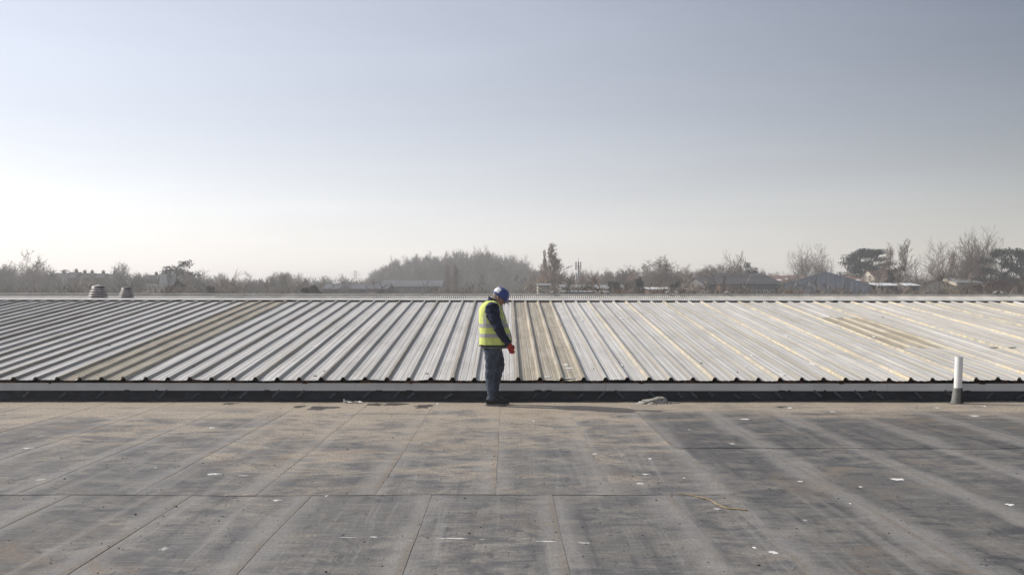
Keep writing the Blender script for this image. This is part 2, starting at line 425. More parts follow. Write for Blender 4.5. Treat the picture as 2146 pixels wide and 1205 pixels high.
M['steel_grey'] = simple('grey_cladding', (0.25, 0.253, 0.255), 0.6, 0.3, 0.12, 0.4)
M['steel_dark'] = simple('dark_grey_cladding', (0.13, 0.13, 0.135), 0.7, 0.2, 0.15, 0.4)
M['steel_white'] = simple('white_cladding', (0.68, 0.68, 0.67), 0.5, 0.3, 0.08, 0.4)
M['slate_blue'] = simple('dull_blue_grey_sheeting', (0.105, 0.11, 0.128), 0.9, 0.15, 0.15, 0.4)
M['rooflt'] = simple('white_rooflight', (0.75, 0.75, 0.74), 0.4, 0.4, 0.05)
M['galv'] = simple('galvanised_steel', (0.36, 0.365, 0.37), 0.5, 0.4, 0.1, 2)
def mat_glass():
    g = G('window_glass', 0.08, 0.6); g.col((0.03, 0.035, 0.04)); return g.m
M['glass'] = mat_glass()

# ------------------------------------------------------------------ setting: ground
def terr(x, y):
    """ground height"""
    z = -6.5
    t = min(max((y - 170) / 200.0, 0), 1); z += 3.0 * t * t * (3 - 2 * t)
    # the low wooded hill
    cx = PX(955, 400)
    d = ((x - cx) / 52.0) ** 2 + ((y - 415) / 60.0) ** 2
    z += 9.0 * math.exp(-d * 1.1)
    return z
xs = np.concatenate([np.linspace(-4000, -420, 10), np.linspace(-400, 400, 81), np.linspace(420, 4000, 10)])
ys = np.concatenate([np.linspace(-1500, -60, 6), np.linspace(-40, 620, 67), np.linspace(700, 6000, 14)])
gv = [(x, y, terr(x, y)) for y in ys for x in xs]
nx = len(xs)
gf = [(j * nx + i, j * nx + i + 1, (j + 1) * nx + i + 1, (j + 1) * nx + i) for j in range(len(ys) - 1) for i in range(nx - 1)]
setp(link('ground', mesh('ground', gv, gf), M['grass'], smooth=True), kind='structure')

# ------------------------------------------------------------------ flat felt roof
rng = random.Random(5)
def und(x, y):   # gentle undulation of the old roof
    return 0.006 * mnoise.noise(Vector((x * 0.7, y * 0.5, 1.3))) + 0.004 * mnoise.noise(Vector((x * 2.1, y * 1.4, 5.3)))
fr = MB().box(-26, 26, -14, 15.30, -6.6, -0.022)
flat = setp(fr.build('flat_roof', M['felt']), kind='structure'); flat.color = (0.5, 0.5, 0.1, 1)

def felt_sheet(x0, x1, y0, y1, bright, dust, lift=0.0, skew=0.0, lapx=0.06, lap=0.0045):
    """one roll of felt: its right edge laps 7 mm over the next one"""
    nu, nv = 8, max(3, int((y1 - y0) / 0.35))
    s1 = rng.uniform(0, 50)
    vs = []; fs = []; uvs = []
    th = 0.005
    for j in range(nv + 1):
        for i in range(nu + 1):
            u = i / nu; v = j / nv; y = y0 + (y1 - y0) * v
            wob = 0.012 * mnoise.noise(Vector((y * 0.9, s1, 0)))
            x = x0 + (x1 + lapx - x0) * u + (wob if i == nu else 0) + skew * v
            yy = y + (0.015 * mnoise.noise(Vector((x * 1.3, s1, 7))) if j in (0, nv) else 0)
            lapz = lap * (0.65 + 0.5 * mnoise.noise(Vector((y * 1.1, s1, 3)))) * max(0.0, (u - 0.75) / 0.25)
            vs.append((x, yy, und(x, yy) + lift + lapz)); uvs.append((u, v))
    n0 = len(vs)
    for j in range(nv):
        for i in range(nu):
            a = j * (nu + 1) + i; fs.append((a, a + 1, a + nu + 2, a + nu + 1))
    # edges turned down
    loop = [i for i in range(nu + 1)] + [j * (nu + 1) + nu for j in range(1, nv + 1)] + [nv * (nu + 1) + i for i in range(nu - 1, -1, -1)] + [j * (nu + 1) for j in range(nv - 1, 0, -1)]
    for k in loop:
        x, y, z = vs[k]; vs.append((x, y, z - th)); uvs.append(uvs[k])
    m = len(loop)
    for k in range(m):
        fs.append((loop[k], n0 + k, n0 + (k + 1) % m, loop[(k + 1) % m]))
    o = link('felt_sheet', mesh('felt_sheet', vs, fs, uvs), M['felt'], flat)
    o.color = (bright, dust, rng.random(), 1)
    return o

W = 0.98
Y1, Y2 = 8.18, 10.6
felt_sheet(1.297, 1.80, 0.2, Y1 + 0.05, 0.5, 0.66, 0.001, 0.0)
for k in range(-9, 2):                     # near rows, left of the step
    x = -0.663 + W * k
    felt_sheet(x, x + W, 0.2, Y1 + 0.05, 0.50 + rng.uniform(-0.03, 0.04), 0.72 + rng.uniform(-0.06, 0.08), 0.0)
for k in range(-11, 2):                    # far rows, left
    x = -0.141 + W * k
    dd = 0.88 if -3 <= k <= 1 else 0.76
    felt_sheet(x, x + W, Y1 - 0.03, 15.26, 0.52 + rng.uniform(-0.03, 0.03), dd + rng.uniform(-0.06, 0.06), 0.004, lap=0.0035)
for k in range(0, 10):                     # near rows, right
    x = 1.86 + W * k
    felt_sheet(x, x + W, 0.2, Y2 + 0.06, 0.445 + rng.uniform(-0.03, 0.03), 0.58 + rng.uniform(-0.08, 0.15), 0.004, -0.14, lap=0.004)
for k in range(0, 11):                     # darker, newer felt, far right
    x = 1.78 + W * k
    felt_sheet(x, x + W, Y2 - 0.02, 15.26, 0.37 + rng.uniform(-0.02, 0.02), 0.34 + rng.uniform(-0.06, 0.06), 0.009, 0.02, lap=0.003)

# splashes and scuffs on the felt
from mathutils.bvhtree import BVHTree
_v = []; _f = []
for o in flat.children:
    n0 = len(_v); _v += [v.co.copy() for v in o.data.vertices]; _f += [[i + n0 for i in p.vertices] for p in o.data.polygons]
FELT = BVHTree.FromPolygons(_v, _f)
def felt_z(x, y):
    h = FELT.ray_cast(Vector((x, y, 1)), Vector((0, 0, -1)))
    return h[0].z if h[0] is not None else 0.0
def blob(px, py, wpx, hpx, mat, name='white_splash', th=0.003, seed=0):
    """a thin dried splash that follows the felt"""
    x, y = gpt(px, py)
    sc = F / y
    wx = wpx / sc / 2; wy = max(hpx, 1.2) / sc / 2 * (y / CAMH)
    rr = random.Random(int(px * 7 + py * 13 + seed)); n = 22
    ph = rr.uniform(0, 9); rings = []
    for q0, dz in ((1.0, th * 0.3), (0.7, th), (0.35, th)):
        for k in range(n):
            t = 2 * math.pi * k / n
            q = q0 * max(0.25, 0.85 + 0.9 * mnoise.noise(Vector((math.cos(t) * 1.9, math.sin(t) * 1.9, ph))))
            a, b = x + math.cos(t) * wx * q, y + math.sin(t) * wy * q
            rings.append((a, b, felt_z(a, b) + dz))
    fs = [(r * n + k, r * n + (k + 1) % n, (r + 1) * n + (k + 1) % n, (r + 1) * n + k) for r in range(2) for k in range(n)] + [tuple(2 * n + k for k in range(n))]
    return link(name, mesh(name, rings, fs), mat, flat)
spl = [(64, 940, 27, 2), (446, 897, 13, 2), (329, 981, 5, 2), (451, 993, 28, 3.5), (583, 1047, 21, 3), (686, 1038, 8, 2),
       (943, 1127, 86, 2.2), (785, 1124, 16, 2), (1146, 1133, 52, 2), (1354, 994, 21, 2), (1247, 952, 10, 2),
       (1363, 962, 7, 2), (1343, 1014, 20, 2), (1119, 883, 7, 1.5), (918, 846, 7, 3), (1563, 879, 24, 2), (1746, 864, 10, 1.5), (1535, 931, 14, 2),
       (2045, 872, 26, 1.7), (1966, 855, 9, 1.5), (2065, 852, 11, 1.5), (1883, 1004, 36, 4), (1679, 1010, 13, 2), (1805, 1020, 9, 2), (2119, 1058, 17, 5),
       (1504, 1066, 17, 2), (1582, 1147, 9, 4), (1622, 1157, 21, 7), (1655, 855, 17, 2), (1434, 1002, 4, 2), (1783, 1057, 4, 2)]
for s in spl: blob(*s, M['white'])
for s in [(733, 1125, 57, 2), (510, 996, 26, 3), (1227, 1136, 32, 4), (1688, 1091, 14, 3), (90, 1006, 20, 4), (345, 1148, 22, 8), (862, 1132, 14, 2), (1012, 1129, 22, 2), (560, 938, 15, 2), (1445, 901, 8, 2)]:
    blob(*s, M['whitef'], 'pale_scuff', 0.002)
# damp dark patches by the upstand
for s in [(484, 847, 30, 4), (628, 853, 26, 6), (678, 855, 70, 10), (786, 848, 44, 5), (830, 848, 60, 6), (888, 853, 40, 9), (1640, 853, 30, 3), (1020, 849, 22, 2)]:
    blob(*s, M['darkfelt'], 'damp_patch', 0.002)

# loose grit and chips
gr = MB(); gq = random.Random(3)
for i in range(900):
    yy = 5.2 + 10 * gq.random() ** 1.3; xx = gq.uniform(-0.56, 0.56) * yy; z_ = felt_z(xx, yy); r_ = gq.uniform(0.004, 0.011) * (1.6 if gq.random() < 0.1 else 1)
    a_ = gq.uniform(0, 6.28); vs_ = [(xx + r_ * math.cos(a_ + k * 1.571) * gq.uniform(0.6, 1.2), yy + r_ * math.sin(a_ + k * 1.571) * gq.uniform(0.6, 1.2), z_) for k in range(4)]
    gr.add(vs_ + [(xx, yy, z_ + r_ * 0.7)], [(0, 1, 4), (1, 2, 4), (2, 3, 4), (3, 0, 4)])
setp(link('grit', mesh('grit', gr.v, gr.f), M['grit'], flat), kind='stuff')
# felt dressed up the foot of the neighbouring roof
UY = 15.22
def upstand(x0, x1, i):
    n = 26; vs = []; fs = []; prof = [(0.0, 0.012), (0.075, 0.030), (0.10, 0.085), (0.112, 0.20)]   # (y back, z)
    for j in range(n + 1):
        x = x0 + (x1 - x0) * j / n
        for q, (yb, z) in enumerate(prof):
            wv = 0.016 * mnoise.noise(Vector((x * 1.9, q * 0.8, i))) * (1 if q < 3 else 0.2) + (0.05 * mnoise.noise(Vector((x * 0.7, 3, 3))) if q == 0 else 0)
            vs.append((x, UY - 0.10 + yb + wv, z + (0.006 if q else 0) * mnoise.noise(Vector((x * 3, q, 8)))))
    m = len(prof)
    for j in range(n):
        for q in range(m - 1):
            fs.append((j * m + q, (j + 1) * m + q, (j + 1) * m + q + 1, j * m + q + 1))
    return link('upstand_felt', mesh('upstand_felt', vs, fs), M['upstand'], flat, True)
ux = [-21.0, -16.8, -12.4, -7.0, -2.45, 1.5, 5.9, 10.1, 14.5, 18.8]
for i in range(len(ux) - 1): upstand(ux[i], ux[i + 1] + 0.05 * (i % 2), i)
# worn printing on the felt, lying at a slant
for i, (px, sg) in enumerate([(215, 1), (345, 1), (412, 1), (474, 1), (512, 1), (580, 1), (632, 1), (698, 1), (770, 1), (832, 1), (940, 1), (862, 1),
                              (1122, 1), (1146, 1), (1216, 1), (1260, 1), (1300, -1), (1365, -1), (1425, -1), (1455, -1), (1490, -1), (1545, -1), (1585, -1), (1632, -1), (1714, -1),
                              (1757, -1), (1800, -1), (1846, -1), (1925, -1), (1990, -1), (2075, 1), (2140, 1), (60, 1), (135, 1)]):
    x = PX(px, UY); ln = rng.uniform(0.11, 0.19); wd = 0.032; zc = rng.uniform(0.085, 0.13)
    dx, dzz = 0.72 * ln / 2 * sg, min(0.70 * ln / 2, zc - 0.05, 0.175 - zc)
    d = Vector((dx, 0, dzz)); pn = Vector((-dzz, 0, dx)).normalized() * wd / 2 * (1 if sg > 0 else 1)
    def on(v):   # on the upright part of the felt
        z = zc + v.z; t = min(max((z - 0.085) / 0.115, -0.5), 1); return (x + v.x, UY - 0.10 + 0.10 + 0.012 * t - 0.026, z)
    vs = [on(-d - pn), on(d - pn), on(d + pn), on(-d + pn)]
    link('printed_strip', mesh('printed_strip', vs, [(0, 1, 2, 3)], [(0, 0), (1, 0), (1, 1), (0, 1)]), M['print'], flat)

# ------------------------------------------------------------------ neighbouring building with profiled sheet roof
EY, EZ, RY, RZ = 15.17, 0.332, 26.54, 1.434
bld = empty('sheet_roofed_building', (0, 21, -6.5))
setp(bld, 'low pitched industrial roof of pale ribbed metal sheets across the middle', 'building')
inv = Matrix.Translation((0, -21, 6.5))
def under(o, root):
    """keep world placement when parented to an unrotated root"""
    o.parent = root; o.matrix_parent_inverse = Matrix.Translation(-Vector(root.location)); return o
def slope_pt(t): return EY + (RY - EY) * t, EZ + (RZ - EZ) * t
# profile across one metre: (u, height)
RH = 0.042
prof = []
def rib(u0, h): return [(u0 - 0.042, 0), (u0 - 0.017, h), (u0 + 0.017, h), (u0 + 0.042, 0)]
def groove(u0): return [(u0 - 0.010, 0), (u0 - 0.004, -0.005), (u0 + 0.004, -0.005), (u0 + 0.010, 0)]
prof = rib(0.0, RH)[1:]   # starts on top of left rib
for a in range(3):
    b = a / 3.0
    prof += groove(b + 0.118) + groove(b + 0.215)
    prof += rib(b + 1 / 3.0, RH) if a < 2 else [(1 - 0.042, 0), (1 - 0.018, RH + 0.002), (1 + 0.018, RH + 0.002), (1 + 0.043, 0.002)]
def roof_sheet(name, x0, t0, t1, mat, color, lift=0.0, seed=0.0, nseg=None):
    nseg = nseg or max(6, int(34 * (t1 - t0)))
    vs = []; fs = []; uvs = []; m = len(prof)
    ts = [t0 + (t1 - t0) * (j / nseg) for j in range(nseg + 1)]
    if t0 == 0: ts = [0.0, 0.004, 0.012, 0.03] + ts[2:]
    for j, t in enumerate(ts):
        y, z = slope_pt(t)
        for u, h in prof:
            xx = x0 + u
            dz = 0.004 * mnoise.noise(Vector((xx * 1.7, y * 0.8, seed))) + 0.003 * mnoise.noise(Vector((xx * 6, y * 2.2, seed)))
            sag = 0.0
            if t < 0.03 and t0 == 0:  # bent, ragged eave edge
                wgt = 1 - t / 0.03
                sag = (-0.005 + 0.018 * mnoise.noise(Vector((xx * 2.6, seed, 4)))) * wgt * (1 if h < 0.03 else 0.4)
            yo = 0.02 * mnoise.noise(Vector((xx * 4, seed, 9))) if t == t0 and t0 == 0 else (0.008 * mnoise.noise(Vector((xx * 5, seed, 2))) if t == t0 else 0)
            vs.append((xx, y + yo, z + h + dz + sag + lift * (1 - (t - t0) / (t1 - t0)))); uvs.append((u, t))
    for j in range(len(ts) - 1):
        for i in range(m - 1):
            fs.append((j * m + i, j * m + i + 1, (j + 1) * m + i + 1, (j + 1) * m + i))
    o = under(link(name, mesh(name, vs, fs, uvs), mat), bld); o.color = color
    return o
XR = 0.19    # a lapped rib stands at this x (beside the person, photo x = 1087 at the eave)
rs = random.Random(11)
for k in range(-19, 20):
    x0 = XR + k
    li = 0.12 + 0.25 * rs.random() if k < 1 else min(1.0, 0.65 + 0.06 * k + 0.25 * rs.random())
    br = 0.5 + rs.uniform(-0.035, 0.035) + (0.02 if k > 1 else 0.0)
    sd = rs.random()
    if k == 0:
        for (a, b, l) in [(0.69, 1.0, 0.003), (0.295, 0.705, 0.003), (0.0, 0.30, 0.003)]:
            roof_sheet('rooflight_sheet', x0, a, b, M['grp'], (0.5 + rs.uniform(-0.03, 0.05), 0, rs.random(), 1), l, sd * 9)
    elif k == -7:
        for (a, b, l) in [(0.69, 1.0, 0.003), (0.295, 0.705, 0.003), (0.0, 0.30, 0.003)]:
            roof_sheet('rooflight_sheet', x0, a, b, M['grp'], (0.54 + rs.uniform(-0.03, 0.05), 0, rs.random(), 1), l, sd * 9)
    elif k == 7:
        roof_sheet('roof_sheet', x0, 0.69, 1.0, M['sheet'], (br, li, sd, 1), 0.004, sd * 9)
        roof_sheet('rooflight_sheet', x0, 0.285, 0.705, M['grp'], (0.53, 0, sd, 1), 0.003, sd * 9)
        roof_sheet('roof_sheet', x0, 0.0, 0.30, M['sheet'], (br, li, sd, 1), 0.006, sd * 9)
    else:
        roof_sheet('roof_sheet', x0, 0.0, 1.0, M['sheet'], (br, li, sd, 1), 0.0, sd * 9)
# deck below the sheets and back slope
HW = 19.6
dk = MB()
vv = [(-HW, EY + 0.16, EZ - 0.07), (HW, EY + 0.16, EZ - 0.07), (HW, RY + 0.25, RZ - 0.05), (-HW, RY + 0.25, RZ - 0.05)]
dk.add(vv, [(0, 1, 2, 3)])
dk.add([(-HW, EY + 0.16, EZ - 0.07), (HW, EY + 0.16, EZ - 0.07), (HW, EY + 0.16, -0.05), (-HW, EY + 0.16, -0.05)], [(0, 3, 2, 1)])
under(dk.build('eave_board', M['eave_dark']), bld)
BY, BZ = 38.0, 0.32
wl = MB().box(-HW, HW, EY + 0.19, BY - 0.1, -6.5, 0.10)
under(wl.build('wall', M['body']), bld)
bs = MB(); n = int(2 * HW / 0.3333)
for a in range(n + 1):
    x = -HW + a / 3.0
    bs.add([(x + p0, RY + 0.5 + (BY - RY) * tt, RZ + 0.02 + (BZ - RZ) * tt + h) for tt in (0, 1) for p0, h in ((0, 0), (0.03, RH), (0.07, RH), (0.10, 0), (0.3333, 0))],
           [(i, i + 1, i + 6, i + 5) for i in range(4)])
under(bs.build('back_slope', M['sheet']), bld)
# fascia lengths
fx = [-20.2, -16.4, -11.6, -7.35, -2.3, 1.52, 5.85, 10.3, 15.1, 19.6]
for i in range(len(fx) - 1):
    fb = MB().box(fx[i] + 0.002, fx[i + 1] - 0.002, 15.215, 15.30, 0.172 + rs.uniform(-0.002, 0.002), 0.277 + rs.uniform(-0.003, 0.003))
    fb.box(fx[i] + 0.002, fx[i + 1] - 0.002, 15.205, 15.217, 0.166, 0.182)
    fb.box(fx[i] + 0.002, fx[i + 1] - 0.002, 15.207, 15.217, 0.268, 0.281)
    under(fb.build('fascia_length', M['fascia']), bld)
# foam fillers and rusty scraps in the eave gap
for i in range(130):
    x = rs.uniform(-9, 9); ww = rs.uniform(0.05, 0.25)
    under(MB().box(x, x + ww, EY + 0.05, EY + 0.12, EZ - 0.056, EZ - 0.056 + rs.uniform(0.015, 0.042)).build('eave_filler', M['eave_rust']), bld)
# moss and leaf litter lodged along the fascia and in the eave
ms = random.Random(21)
for i, px in enumerate([108, 268, 330, 560, 640, 790, 797, 858, 862, 1128, 1150, 1290, 1345, 1640, 1655, 1730, 1765, 1826, 1835, 2030, 2062]):
    x = PX(px, 15.2); bm = bmesh.new(); bmesh.ops.create_icosphere(bm, subdivisions=2, radius=1.0)
    a_, b_ = ms.uniform(0.015, 0.06), ms.uniform(0.006, 0.014); zc = 0.168 if i % 4 else 0.279
    for v in bm.verts:
        n1 = 1 + 0.6 * mnoise.noise(v.co * 2.1 + Vector((i, 0, 0))); v.co = Vector((x + v.co.x * a_ * n1, 15.205 + v.co.y * 0.012, zc + v.co.z * b_ * n1))
    me = bpy.data.meshes.new('moss_clump'); bm.to_mesh(me); bm.free()
    under(link('moss_clump', me, M['eave_dark']), bld)
# ridge cap lengths
for i in range(-7, 7):
    x0, x1 = i * 2.9, (i + 1) * 2.9 + 0.12
    q = 0.001 * (i % 2); tw = rs.uniform(-0.002, 0.002)
    pr = [(RY - 0.14, RZ + 0.022), (RY - 0.14, RZ + 0.044), (RY + 0.36, RZ + 0.075), (RY + 0.86, RZ + 0.03), (RY + 0.86, RZ + 0.01)]
    vs = [(x, y, z + q + (tw if x == x0 else 0)) for x in (x0, x1) for y, z in pr]
    under(link('ridge_cap', mesh('ridge_cap', vs, [(j, j + 5, j + 6, j + 1) for j in range(4)]), M['ridge']), bld)
# white scraps lying on the sheets
def roof_scrap(px, py, w_, d_, mat, name):
    # find point on slope
    a = (py - HZY) / F; sl_ = (RZ - EZ) / (RY - EY)
    y = (CAMH - EZ + sl_ * EY) / (a + sl_); z = CAMH - a * y; x = PX(px, y)
    rr = random.Random(int(px + py)); n = 9
    vs = []
    for k in range(n):
        t = 2 * math.pi * k / n; q = rr.uniform(0.55, 1.1)
        dx, dy = math.cos(t) * w_ * q, math.sin(t) * d_ * q
        vs.append((x + dx, y + dy, z + dy * sl_ + 0.007 + rr.uniform(0, 0.004)))
    vs += [(a_, b_, c_ - 0.012) for a_, b_, c_ in vs]
    o = under(link(name, mesh(name, vs, [tuple(range(n))] + [(k, n + k, n + (k + 1) % n, (k + 1) % n) for k in range(n)]), mat), bld)
for s in [(1186, 765, .05, .10), (1192, 772, .09, .06), (1185, 793, .20, .04), (1148, 790, .06, .05), (1220, 671, .04, .12), (1303, 667, .05, .12), (1293, 757, .03, .1), (1303, 766, .03, .12),
          (1497, 678, .08, .14), (1640, 785, .05, .1), (1635, 659, .04, .1), (1706, 762, .05, .16), (1834, 705, .03, .1), (150, 725, .02, .06), (660, 726, .05, .1), (1560, 768, .05, .08), (1576, 744, .02, .08), (1650, 704, .03, .1)]:
    roof_scrap(*s, M['white'], 'white_splash')
for s in [(1470, 761, .02, .03), (1878, 714, .02, .03), (1244, 773, .015, .02), (1546, 780, .015, .02), (235, 766, .05, .02), (408, 769, .015, .03), (490, 742, .02, .03), (230, 725, .05, .02), (262, 725, .05, .02), (896, 783, .03, .02), (661, 788, .04, .02), (681, 778, .02, .02), (1435, 778, .03, .02), (1860, 664, .12, .02), (2090, 728, .12, .03), (2125, 728, .12, .03)]:
    roof_scrap(*s, M['eave_dark'], 'dead_leaf')

# ------------------------------------------------------------------ far corrugated shed roof behind
SY, SZ = 72.0, PZ(617.5, 72.0)
shed = empty('corrugated_shed', (0, SY, -6.5))
setp(shed, 'long pale corrugated cement roof showing just above the ridge of the nearer roof', 'building')
sl22 = math.tan(R(22))
def corr(x0, x1, amp, mat, zoff=0.0):
    n = int((x1 - x0) / 0.146) * 6; vs = []; fs = []
    for i in range(n + 1):
        x = x0 + (x1 - x0) * i / n; h = amp * math.cos(2 * math.pi * x / 0.146)
        for d in (0.12, 3.2): vs.append((x, SY - d, SZ - 0.02 - d * sl22 + h + zoff))
    for i in range(n): fs.append((2 * i, 2 * i + 1, 2 * i + 3, 2 * i + 2))
    return under(link('corrugated_slope', mesh('corrugated_slope', vs, fs), mat, None, True), shed)
xj = PX(452, SY)
corr(-60, xj, 0.012, M['corr2'], -0.02); corr(xj, 60, 0.034, M['corr'])
for i in range(-20, 20):
    x0 = i * 3.0
    under(MB().tube([(x0, SY, SZ - 0.02), (x0 + 2.98, SY, SZ - 0.02)], 0.075, 8, cap=False).build('ridge_piece', M['corr'], None, True), shed)
under(MB().box(-60, 60, SY - 3.2, SY + 3.2, -6.5, SZ - 3.2 * sl22 - 0.05).build('wall', M['body']), shed)
v = [(-60, SY + 0.1, SZ - 0.05), (60, SY + 0.1, SZ - 0.05), (60, SY + 3.2, SZ - 3.2 * sl22), (-60, SY + 3.2, SZ - 3.2 * sl22)]
under(link('far_slope', mesh('far_slope', v, [(0, 1, 2, 3)]), M['corr']), shed)

# ------------------------------------------------------------------ beehive ventilators behind the ridge
def ventilator(px, top, wpx, Y, label, dark):
    zt = PZ(top, Y); sc = F / Y; r = wpx / sc / 2; x = PX(px, Y)
    zb = RZ + 0.02 + (BZ - RZ) * (Y - RY - 0.5) / (BY - RY)
    H = PZ(627, Y); hh = zt - H
    root = setp(empty('roof_ventilator', (x, Y, zb)), label, 'ventilator', 'beehive ventilators behind the ridge')
    MB().lathe([(r * 0.62, -0.05), (r * 0.62, H - zb + hh * 0.9)], n=28).build('core', M['ventm'], root, True)
    k = 5
    for i in range(k):
        f0 = i / k; z0 = H - zb + hh * 0.86 * f0 - 0.01; z1 = z0 + hh * 0.86 / k * 0.80
        ra = r * (1.0 - 0.42 * f0 ** 1.3); rb = ra * 0.86
        MB().lathe([(rb * 0.7, z0 + 0.012), (ra, z0), (ra * 1.01, z0 + 0.008), (rb, z1), (rb * 0.7, z1 + 0.006)], n=28, cap=False).build('louvre', M['ventl'], root, True)
    zc = H - zb + hh * 0.84
    MB().lathe([(r * 0.60, zc), (r * 0.60, zc + 0.012), (r * 0.42, zc + hh * 0.10), (r * 0.10, zc + hh * 0.16), (0.004, zc + hh * 0.165)], n=28).build('cap', M['ventl'] if not dark else M['ventm'], root, True)
    for a in range(4):
        t = math.pi / 4 + a * math.pi / 2
        MB().tube([(math.cos(t) * r * 0.97, math.sin(t) * r * 0.97, H - zb - 0.02), (math.cos(t) * r * 0.6, math.sin(t) * r * 0.6, zc)], 0.008, 5).build('strut', M['ventm'], root)
    return root
ventilator(208, 598, 42, 29.6, 'taller beehive roof ventilator with pale louvres, left of the pair', False)
ventilator(267, 602, 34, 29.6, 'smaller dark beehive roof ventilator, right of the pair', True)

# ------------------------------------------------------------------ trees
def _unit(r):
    while True:
        v = Vector((r.uniform(-1, 1), r.uniform(-1, 1), r.uniform(-1, 1)))
        if 0.05 < v.length < 1: return v.normalized()

def tree_proto(seed, h, trunk_h, n1, spread, up, n2, n3, n4, rad, droop=0.0, shape=None, twig_w=0.035, topf=0.94):
    """bare tree: returns (trunk mesh, crown mesh); crown = limbs and twigs"""
    r = random.Random(seed); T = MB(); cv = []; cf = []
    ribbons = []
    top = h * topf
    tp = [Vector((0, 0, -0.5))]; k = 7
    for i in range(1, k + 1):
        tp.append(Vector((r.uniform(-1, 1) * 0.018 * h * i / k, r.uniform(-1, 1) * 0.018 * h * i / k, top * i / k)))
    T.tube(tp, [rad * (1 - 0.93 * (i / k)) + 0.015 for i in range(k + 1)], 7)
    def trunk_at(f):
        q = f * k; i = min(int(q), k - 1); return tp[i].lerp(tp[i + 1], q - i)
    C = MB()
    def limb(p, d, L, w, lev):
        n = 3 if lev < 3 else 2
        pts = [p.copy()]; dd = d.copy()
        for i in range(n):
            dd = (dd + _unit(r) * (0.22 if lev < 3 else 0.3) + Vector((0, 0, up * 0.22 - (droop * 0.35 if lev >= 3 else 0)))).normalized()
            pts.append(pts[-1] + dd * (L / n))
        if lev <= 2:
            C.tube(pts, [w * (1 - 0.75 * i / n) for i in range(n + 1)], 4 if lev == 1 else 3, cap=False)
        else:
            for a, b in zip(pts[:-1], pts[1:]):
                s = (b - a).cross(_unit(r)); 
                if s.length < 1e-6: continue
                s = s.normalized() * max(w, (0.085 if lev == 3 else 0.06) * (1.0 if twig_w else 0.6)) * 0.5
                ribbons.append((a - s, a + s, b + s * 0.5, b - s * 0.5))
        if lev == 4: return
        cnt = (0, n2, n3, n4)[lev]
        for c in range(cnt):
            f = (0.22 + 0.78 * (c + r.random()) / cnt) * n
            i = min(int(f), n - 1); q = pts[i].lerp(pts[i + 1], f - i)
            seg = (pts[i + 1] - pts[i]).normalized()
            side = (_unit(r) - seg * 0.0); side = (side - seg * side.dot(seg)).normalized()
            ang = r.uniform(0.45, 0.95) * (0.8 if spread < 0.5 else 1)
            nd = (seg * math.cos(ang) + side * math.sin(ang)).normalized()
            limb(q, nd, L * r.uniform(0.42, 0.62), w * 0.5, lev + 1)
    for c in range(n1):
        f = trunk_h + (0.97 - trunk_h) * ((c + r.random() * 0.9) / n1)
        q = trunk_at(f); az = c * 2.399 + r.uniform(-0.5, 0.5)
        g = (f - trunk_h) / (1 - trunk_h)
        L = h * (shape(g) if shape else (0.42 * (1 - 0.55 * g)) * spread * 1.6) * r.uniform(0.8, 1.15)
        el = R(r.uniform(18, 40)) + up * 0.55 + g * 0.55
        d = Vector((math.cos(az) * math.cos(el), math.sin(az) * math.cos(el), math.sin(el)))
        limb(q, d, L, max(0.03, rad * 0.42 * (1 - 0.6 * g)), 1)
    n0 = len(C.v)
    for a, b, c, d in ribbons:
        wv = 1.0
        C.v += [tuple(a), tuple(b), tuple(c), tuple(d)]; C.f.append((n0, n0 + 1, n0 + 2, n0 + 3)); n0 += 4
    zs_ = sorted(v[2] for v in C.v); hh = zs_[int(len(zs_) * 0.955)]
    return mesh('trunk', T.v, T.f), mesh('crown', C.v, C.f), hh

def needle_clump(mb, r, c, rx, ry, rz, n, s):
    for i in range(n):
        u = _unit(r) * (r.random() ** 0.4)
        p = Vector((c[0] + u.x * rx, c[1] + u.y * ry, c[2] + u.z * rz))
        a = _unit(r) * s * r.uniform(0.5, 1.2); b = _unit(r) * s * r.uniform(0.3, 0.8)
        mb.v += [tuple(p - b * 0.5), tuple(p + a), tuple(p + b)]; k = len(mb.v); mb.f.append((k - 3, k - 2, k - 1))

def cedar_proto(seed, h, width, clear=0.35, n=26, dens=110, flat_=0.32):
    r = random.Random(seed); T = MB(); C = MB()
    tp = [Vector((0, 0, -0.5)), Vector((0.1, 0, h * 0.3)), Vector((-0.1, 0.1, h * 0.6)), Vector((0.2, 0, h * 0.95))]
    T.tube(tp, [0.45, 0.36, 0.25, 0.06], 7)
    for i in range(n):
        f = clear + (1 - clear) * (i + r.random()) / n; az = i * 2.4 + r.uniform(-0.4, 0.4)
        z = h * f; L = width * 0.5 * r.uniform(0.55, 1.1) * (0.55 + 0.75 * math.sin(math.pi * min(1, (f - clear) / (1 - clear) * 0.75 + 0.2)))
        e = Vector((math.cos(az) * L, math.sin(az) * L, z + L * r.uniform(-0.02, 0.22)))
        T.tube([Vector((0, 0, z - 0.3)), e * 0.5 + Vector((0, 0, z * 0.5 + 0.2)), e], [0.13, 0.08, 0.03], 4)
        for q in (0.45, 0.75, 1.0):
            p = Vector((0, 0, z)).lerp(e, q)
            needle_clump(C, r, p + Vector((r.uniform(-.3, .3), r.uniform(-.3, .3), 0.1)), width * 0.15, width * 0.15, width * 0.15 * flat_ * 1.4, dens, 0.42)
    needle_clump(C, r, (0.2, 0, h * 0.95), width * 0.17, width * 0.17, h * 0.06, dens * 2, 0.3)
    return mesh('trunk', T.v, T.f), mesh('crown', C.v, C.f), h

